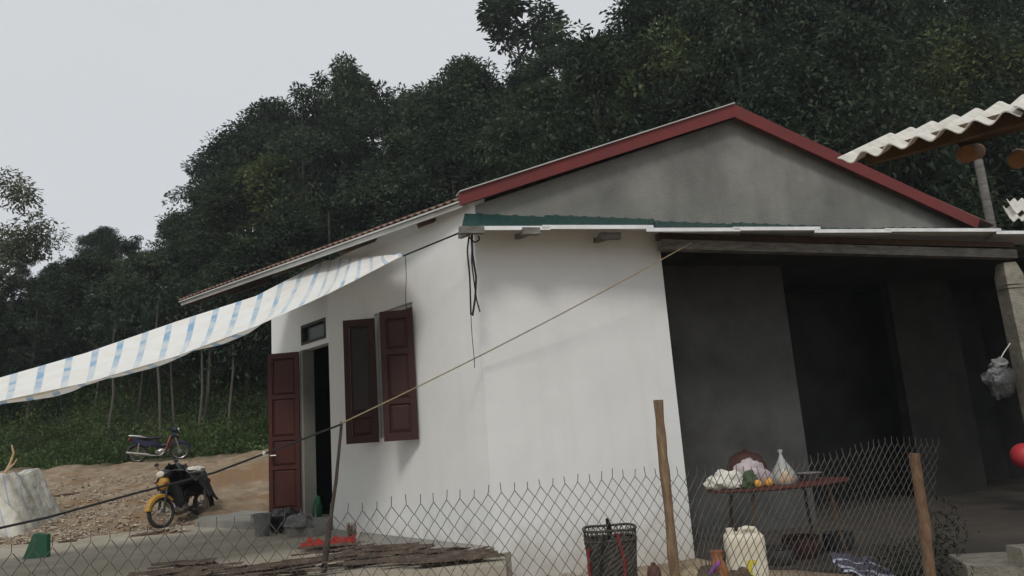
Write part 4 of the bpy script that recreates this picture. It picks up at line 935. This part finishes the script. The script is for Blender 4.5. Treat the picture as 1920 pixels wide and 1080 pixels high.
# kitchen clutter under the table: dim pans
for i, (x, y, Y, s) in enumerate(((1500, 1010, 8.6, .2), (1570, 1000, 8.9, .17), (1460, 1030, 8.3, .16))):
    p = at(x, y, Y); b = MB(); b.lathe([(0, 0), (s*.7, 0), (s, s*.6), (s*.95, s*1.2), (s*1.02, s*1.25), (s*.9, s*1.25), (s*.8, s*.4), (0, .03)], (p[0], Y, GZ), 20); tag(b.build('pan', m_pan if i else m_pot), ['dark round pot under the table', 'dim grey pan at right under the table', 'dim grey pan at left under the table'][i], 'pan')
# step, block, bag on post, red bowl
sp_ = gz(1866, 1058, -.08); t = MB(); t.prism([gz(1812, 1060, -.08), gz(2050, 1073, -.08), gz(2050, 1050, -.08)+V3((.2, .5, 0)), gz(1815, 1050, -.08)+V3((0, .3, 0))], (0, 0, -.3)); tag(t.build('concrete_step', m_post), 'pale concrete step at the lower right corner', 'step')
p = at(1920, 1050, 6.3); b = MB(); b.box((p[0]+.02, 6.3, (at(1905, 1025, 6.3)[2]+GZ)/2), (.17, .2, at(1905, 1025, 6.3)[2]-GZ)); tag(b.build('concrete_block', m_post), 'pale upright concrete block at the right edge', 'block')
p = at(1873, 706, b1[1]-.05); t = thing('hanging_bag', 'grey plastic bags hanging from the concrete post', 'bag', p)
b = MB(); b.lump((0, 0, -.06), (.2, .11, .23), .4, 1.8, seed=11); b.build('bag', m_greybag, t)
b = MB(); b.lump((.02, .02, -.06), (.12, .07, .17), .4, 1.8, seed=12); b.build('contents', m_pot, t)
b = MB(); b.lump((.02, -.02, .17), (.11, .07, .07), .5, 1.8, seed=14); b.build('bag_top', m_bucket, t)
b = MB(); b.tube([(.04, 0, .2), (.13, .0, .32), (.26, .03, .44)], .008, 5); b.build('loop', m_bagw, t)
p = at(1921, 855, b1[1]-.04); b = MB(); rr = .17; b.lathe([(rr*math.sin(a)+1e-4, -rr*math.cos(a)) for a in np.linspace(0, math.pi*.62, 14)]+[(rr*.9, rr*.36), (rr*.8, 0)], p, 26, ax=(V3((0, 0, 1)), V3((1, 0, 0)), V3((0, 1, 0)))); tag(b.build('red_bowl', m_redball), 'round red plastic bowl hung on the concrete post at the right edge', 'bowl')

# ------------------------------------------------------------------ TREES
def leaf_mesh(name, C, D, size, mtl, wr_=.42, fold=.25):
    n = len(C); up = rng.normal(size=(n, 3))*.55; up[:, 2] += 1.0
    D = D/np.linalg.norm(D, axis=1, keepdims=True)
    S = np.cross(D, up); S /= np.linalg.norm(S, axis=1, keepdims=True)+1e-9; N = np.cross(S, D)
    s = size[:, None]; V = np.empty((n, 4, 3))
    V[:, 0] = C; V[:, 1] = C+D*s*.5+S*s*wr_*.5+N*s*fold*.3; V[:, 2] = C+D*s-N*s*.08; V[:, 3] = C+D*s*.5-S*s*wr_*.5+N*s*fold*.3
    me = bpy.data.meshes.new(name); me.vertices.add(n*4); me.vertices.foreach_set('co', V.ravel()); me.loops.add(n*4); me.loops.foreach_set('vertex_index', np.arange(n*4)); me.polygons.add(n)
    me.polygons.foreach_set('loop_start', np.arange(n)*4); me.polygons.foreach_set('loop_total', np.full(n, 4)); me.update(); me.validate(); me.materials.append(mtl); return me
m_leaf = leafmat('dark_broad_leaves', (.026, .041, .026), (.05, .07, .042))
m_leaf2 = leafmat('mid_green_leaves', (.036, .055, .031), (.066, .09, .05))
m_leaf3 = leafmat('backlit_olive_leaves', (.09, .11, .06), (.14, .155, .09))  # leaf colour lightened to stand for backlight and haze
m_leaf4 = leafmat('yellowish_green_leaves', (.055, .075, .03), (.10, .125, .05))
m_under = leafmat('undergrowth_leaves', (.042, .075, .025), (.10, .145, .05))
m_weed = leafmat('dusty_dark_weed', (.02, .026, .014), (.035, .04, .024))
def tree_proto(H, cr, cb, ncl, nl, ls, mtl, lumps, seed, trunk_r=.13):
    """returns (trunk mesh, crown mesh): H height, cr crown radius, cb height where the crown starts"""
    rs = np.random.default_rng(seed); random.seed(seed)
    b = MB(); bend = rs.normal(0, .25, 2)
    tp = [V3((bend[0]*math.sin(q*2.2), bend[1]*math.sin(q*1.7), H*.93*q)) for q in np.linspace(0, 1, 9)]
    b.tube(tp, [trunk_r*(1-.85*q) for q in np.linspace(0, 1, 9)], 7)
    lob = [(rs.uniform(0, 2*math.pi), rs.uniform(.15, .95), rs.uniform(.5, 1.0)) for _ in range(lumps)]
    cen = []
    for i in range(ncl):
        a, hz, k_ = lob[rs.integers(lumps)]
        q = np.clip(hz+rs.normal(0, .055), 0.02, 1.0); ang = a+rs.normal(0, .2)
        env = cr*(max(0, 1-(2*q**1.15-.95)**2 if q > .4 else 1-.35*(1-q/.4))**.5)*k_
        rr = env*np.clip(rs.normal(.82, .17), .1, 1.05)
        cen.append((tp[4][0]+math.cos(ang)*rr, tp[4][1]+math.sin(ang)*rr, cb+(H-cb)*q+rs.normal(0, .12)))
    cen = np.array(cen)
    for i in rs.choice(ncl, min(22, ncl), replace=False):
        c = cen[i]; z0 = max(cb*.7, c[2]-np.hypot(c[0], c[1])*.9-.4); j = z0/(H*.93)*8; a = tp[min(8, int(j))]; a = V3((a[0], a[1], min(z0, H*.9)))
        mid = (a+c)/2+V3((0, 0, -.1)); b.tube([a, mid, c], [trunk_r*.32, trunk_r*.2, trunk_r*.08], 4)
    C = []; D = []; S = []
    for c in cen:
        k_ = int(nl*rs.uniform(.6, 1.4)); rad = rs.uniform(.45, .8)*cr/2.6
        off = rs.normal(0, 1, (k_, 3)); off *= (rad*rs.uniform(.3, 1, (k_, 1))**.5)/np.linalg.norm(off, axis=1, keepdims=True); off[:, 2] *= .62
        C.append(c+off); d = off/rad+rs.normal(0, .45, (k_, 3)); d[:, 2] -= .3; D.append(d); S.append(ls*rs.uniform(.65, 1.3, k_))
    C = np.concatenate(C); D = np.concatenate(D)+1e-5; S = np.concatenate(S)
    return b.mesh('trunk', m_trunk), leaf_mesh('crown', C, D, S, mtl)
protos = [tree_proto(11, 2.9, 2.6, 210, 95, .24, m_leaf, 20, 1), tree_proto(11, 2.5, 2.2, 200, 95, .23, m_leaf, 17, 2), tree_proto(11, 3.3, 3.0, 230, 95, .25, m_leaf2, 22, 3),
          tree_proto(11, 2.7, 1.6, 220, 95, .23, m_leaf2, 19, 4), tree_proto(11, 2.2, 4.5, 150, 90, .22, m_leaf, 8, 5, .10)]
protos += [tree_proto(11, 2.9, 2.4, 170, 80, .25, m_leaf4, 16, 21), tree_proto(11, 2.7, 2.6, 150, 70, .25, m_leaf, 15, 22)]
p_near2 = tree_proto(11, 3.0, 1.5, 210, 80, .22, m_leaf4, 19, 9)
p_sparse = tree_proto(11, 1.9, 4.8, 80, 60, .25, m_leaf2, 9, 6, .09)
p_pale = tree_proto(11, 2.8, 2.5, 120, 75, .22, m_leaf3, 10, 7)
p_near = tree_proto(11, 3.2, 1.5, 300, 95, .21, m_leaf, 24, 8)
random.seed(5)
WOOD = ('dark green broadleaf tree in the dense wood behind the yard', 'tree', 'trees of the dense wood')
def plant(pr, x, y, Y, label=WOOD[0], group=WOOD[2], widen=1.0, name='broadleaf_tree'):
    if pr is protos[5] or pr is p_near2: label, group = ('yellowish green tree standing among the darker trees of the wood', 'yellowish trees in the wood')
    top = at(x, y, Y); X = top[0]; zb_ = ghn(X, Y)-.1; H = max(2.0, top[2]-zb_); s = H/11
    t = thing(name, label, 'tree', (X, Y, zb_), random.uniform(0, 6.28), group); w_ = widen*max(.75, min(1.25, 1/s))
    t.scale = (s*w_, s*w_, s)
    link('trunk', pr[0], t); c = link('crown', pr[1], t)
    return t
sky_line = [(40, 478), (110, 478), (180, 428), (225, 448), (275, 445), (330, 408), (375, 352), (425, 278), (470, 235), (515, 205), (560, 178), (605, 138), (650, 124), (695, 168), (745, 182), (800, 160), (850, 136), (905, 128), (950, 96), (1010, 108), (1060, 95), (1110, 88), (1160, 30)]
for i, (x, y) in enumerate(sky_line):
    plant(protos[(0, 6, 2, 6, 1, 3, 6)[i % 7]], x+random.uniform(-8, 8), y+random.uniform(-4, 8), random.uniform(40, 46)-.006*x)
for x, y in ((90, 520), (150, 500), (215, 505), (290, 490), (355, 450), (410, 400), (460, 345), (520, 300), (590, 255), (660, 240), (730, 270), (800, 260), (870, 225), (940, 205), (1020, 190), (1090, 180)):
    plant(protos[random.choice((0, 1, 2, 3, 5, 6))], x+random.uniform(-15, 15), y+random.uniform(-12, 12), random.uniform(33, 38)-.004*x)
for x, y in ((-90, 470), (-20, 545), (50, 560), (120, 590), (190, 570), (255, 560), (330, 540), (400, 500), (470, 450), (545, 400), (620, 370), (700, 340), (780, 330), (850, 320)):
    plant(protos[random.choice((0, 1, 3, 4, 4, 5, 6))], x+random.uniform(-15, 15), y+random.uniform(-12, 12), random.uniform(28.5, 31.5)-.002*x)
for x, y in ((1200, -70), (1270, -130), (1350, -190), (1440, -190), (1530, -170), (1600, -60), (1690, -90), (1770, -190), (1870, -200), (1960, -220), (2060, -200)):
    plant(p_near if random.random() < .6 else protos[random.randrange(4)], x, y, random.uniform(25, 30), 'tall dark tree rising out of frame behind the gable', 'tall trees behind the gable')
for x, y in ((1130, 110), (1215, 60), (1300, 40), (1390, 60), (1480, 40), (1570, 80), (1660, 120), (1740, 60), (1830, 90), (1920, 60), (2000, 100)):
    plant(p_near2 if x in (1215, 1660, 1740) else p_near, x, y, random.uniform(20.5, 24.5), 'dark tree just above the roof ridge and shed', 'dark trees just over the roof')
plant(p_sparse, 980, 2, 40, 'tall thin tree with sparse crown standing above the tree line', None, 1.75)
plant(p_sparse, 1050, 62, 41, 'slim sparse tree beside the tall thin one on the tree line', None)
plant(p_pale, 2, 328, 33, 'pale loose tree at the left edge against the sky', None, .9)
plant(p_pale, -120, 300, 34, 'pale loose tree just outside the left edge', None, .9)
# slim pale trunks at the foot of the wood
for i, (x, y0_, y1_, Y) in enumerate(((297, 560, 790, 27.2), (378, 600, 770, 27.6), (393, 600, 780, 27.9), (437, 640, 800, 26.8), (215, 600, 780, 28))):
    p0 = at(x, y0_, Y); zg = ghn(p0[0], Y); t = thing('sapling', 'slim pale trunked sapling at the foot of the wood', 'tree', (p0[0], Y, zg-.05), 0, 'saplings at the foot of the wood')
    Hh = p0[2]-zg; b = MB(); b.tube([(.25*random.uniform(-1, 1), 0, 0), (.12*random.uniform(-1, 1), 0, Hh*.4), (.08*random.uniform(-1, 1), 0, Hh*.75), (0, 0, Hh)], [.055*(.7+.6*random.random()), .05, .038, .015], 7); b.build('trunk', mat('pale_sapling_bark', (.085, .078, .062), .9) if i == 0 else bpy.data.materials['pale_sapling_bark'], t)
    k_ = 420; C = rng.normal(0, 1, (k_, 3))*(.7, .7, .8)+(0, 0, Hh+.3); D = rng.normal(0, 1, (k_, 3)); D[:, 2] -= .4
    link('crown', leaf_mesh('crown', C, D, rng.uniform(.15, .28, k_), m_leaf), t)
# undergrowth on the slope and bank
C = []; D = []; S = []
for i in range(5200):
    X = random.uniform(-24, 8); Y = 24.6+random.random()**1.3*9
    if X > -7.6 and Y < 25.6: Y += 1.4
    if abs(X-rb[0]) < 1.3 and Y < 25.4: Y += 1.1
    z = ghn(X, Y); hgt = random.uniform(.25, 1.0)*(1 if Y > 26 else .55)*max(.25, .95+1.5*mnoise.noise((X*.55, Y*.55, 3))); k_ = 30
    o_ = rng.normal(0, 1, (k_, 3))*(.24, .24, .0); o_[:, 2] = rng.uniform(0, hgt, k_)
    C.append(o_+(X, Y, z)); d = rng.normal(0, .5, (k_, 3)); d[:, 2] += .25; D.append(d); S.append(rng.uniform(.07, .19, k_))
me = leaf_mesh('undergrowth', np.concatenate(C), np.concatenate(D), np.concatenate(S), m_under, .3)
o = link('undergrowth', me); o['kind'] = 'stuff'; tag(o, 'dense green weeds and bushes covering the slope below the wood', 'undergrowth')
# weeds along the right end of the fence
C = []; D = []; S = []
for i in range(60):
    x = random.uniform(1600, 1800); Y = random.uniform(6.3, 7.2); p = at(x, 1000, Y); k_ = 22
    o_ = rng.normal(0, 1, (k_, 3))*(.05, .05, 0); o_[:, 2] = rng.uniform(0, .22+.25*random.random()+(.30 if x > 1735 else 0), k_)
    C.append(o_+(p[0], Y, GZ)); d = rng.normal(0, .5, (k_, 3)); d[:, 2] += .4; D.append(d); S.append(rng.uniform(.03, .07, k_))
o = link('weeds', leaf_mesh('weeds', np.concatenate(C), np.concatenate(D), np.concatenate(S), m_weed, .25)); o['kind'] = 'stuff'; tag(o, 'dark weeds growing along the right end of the fence', 'weeds')

# ------------------------------------------------------------------ thin damp air
b = MB(); b.box((0, 90, 22), (340, 320, 56)); hz_ = b.build('haze', None); hz_['kind'] = 'stuff'; tag(hz_, 'thin pale damp air between the yard and the wood', 'haze')
hm = bpy.data.materials.new('thin_haze'); hm.use_nodes = True; t = hm.node_tree; t.nodes.remove(t.nodes['Principled BSDF'])
pv = t.nodes.new('ShaderNodeVolumePrincipled'); pv.inputs['Color'].default_value = (.86, .93, 1, 1); pv.inputs['Density'].default_value = .0008
t.links.new(pv.outputs[0], t.nodes['Material Output'].inputs['Volume']); hz_.data.materials.append(hm)
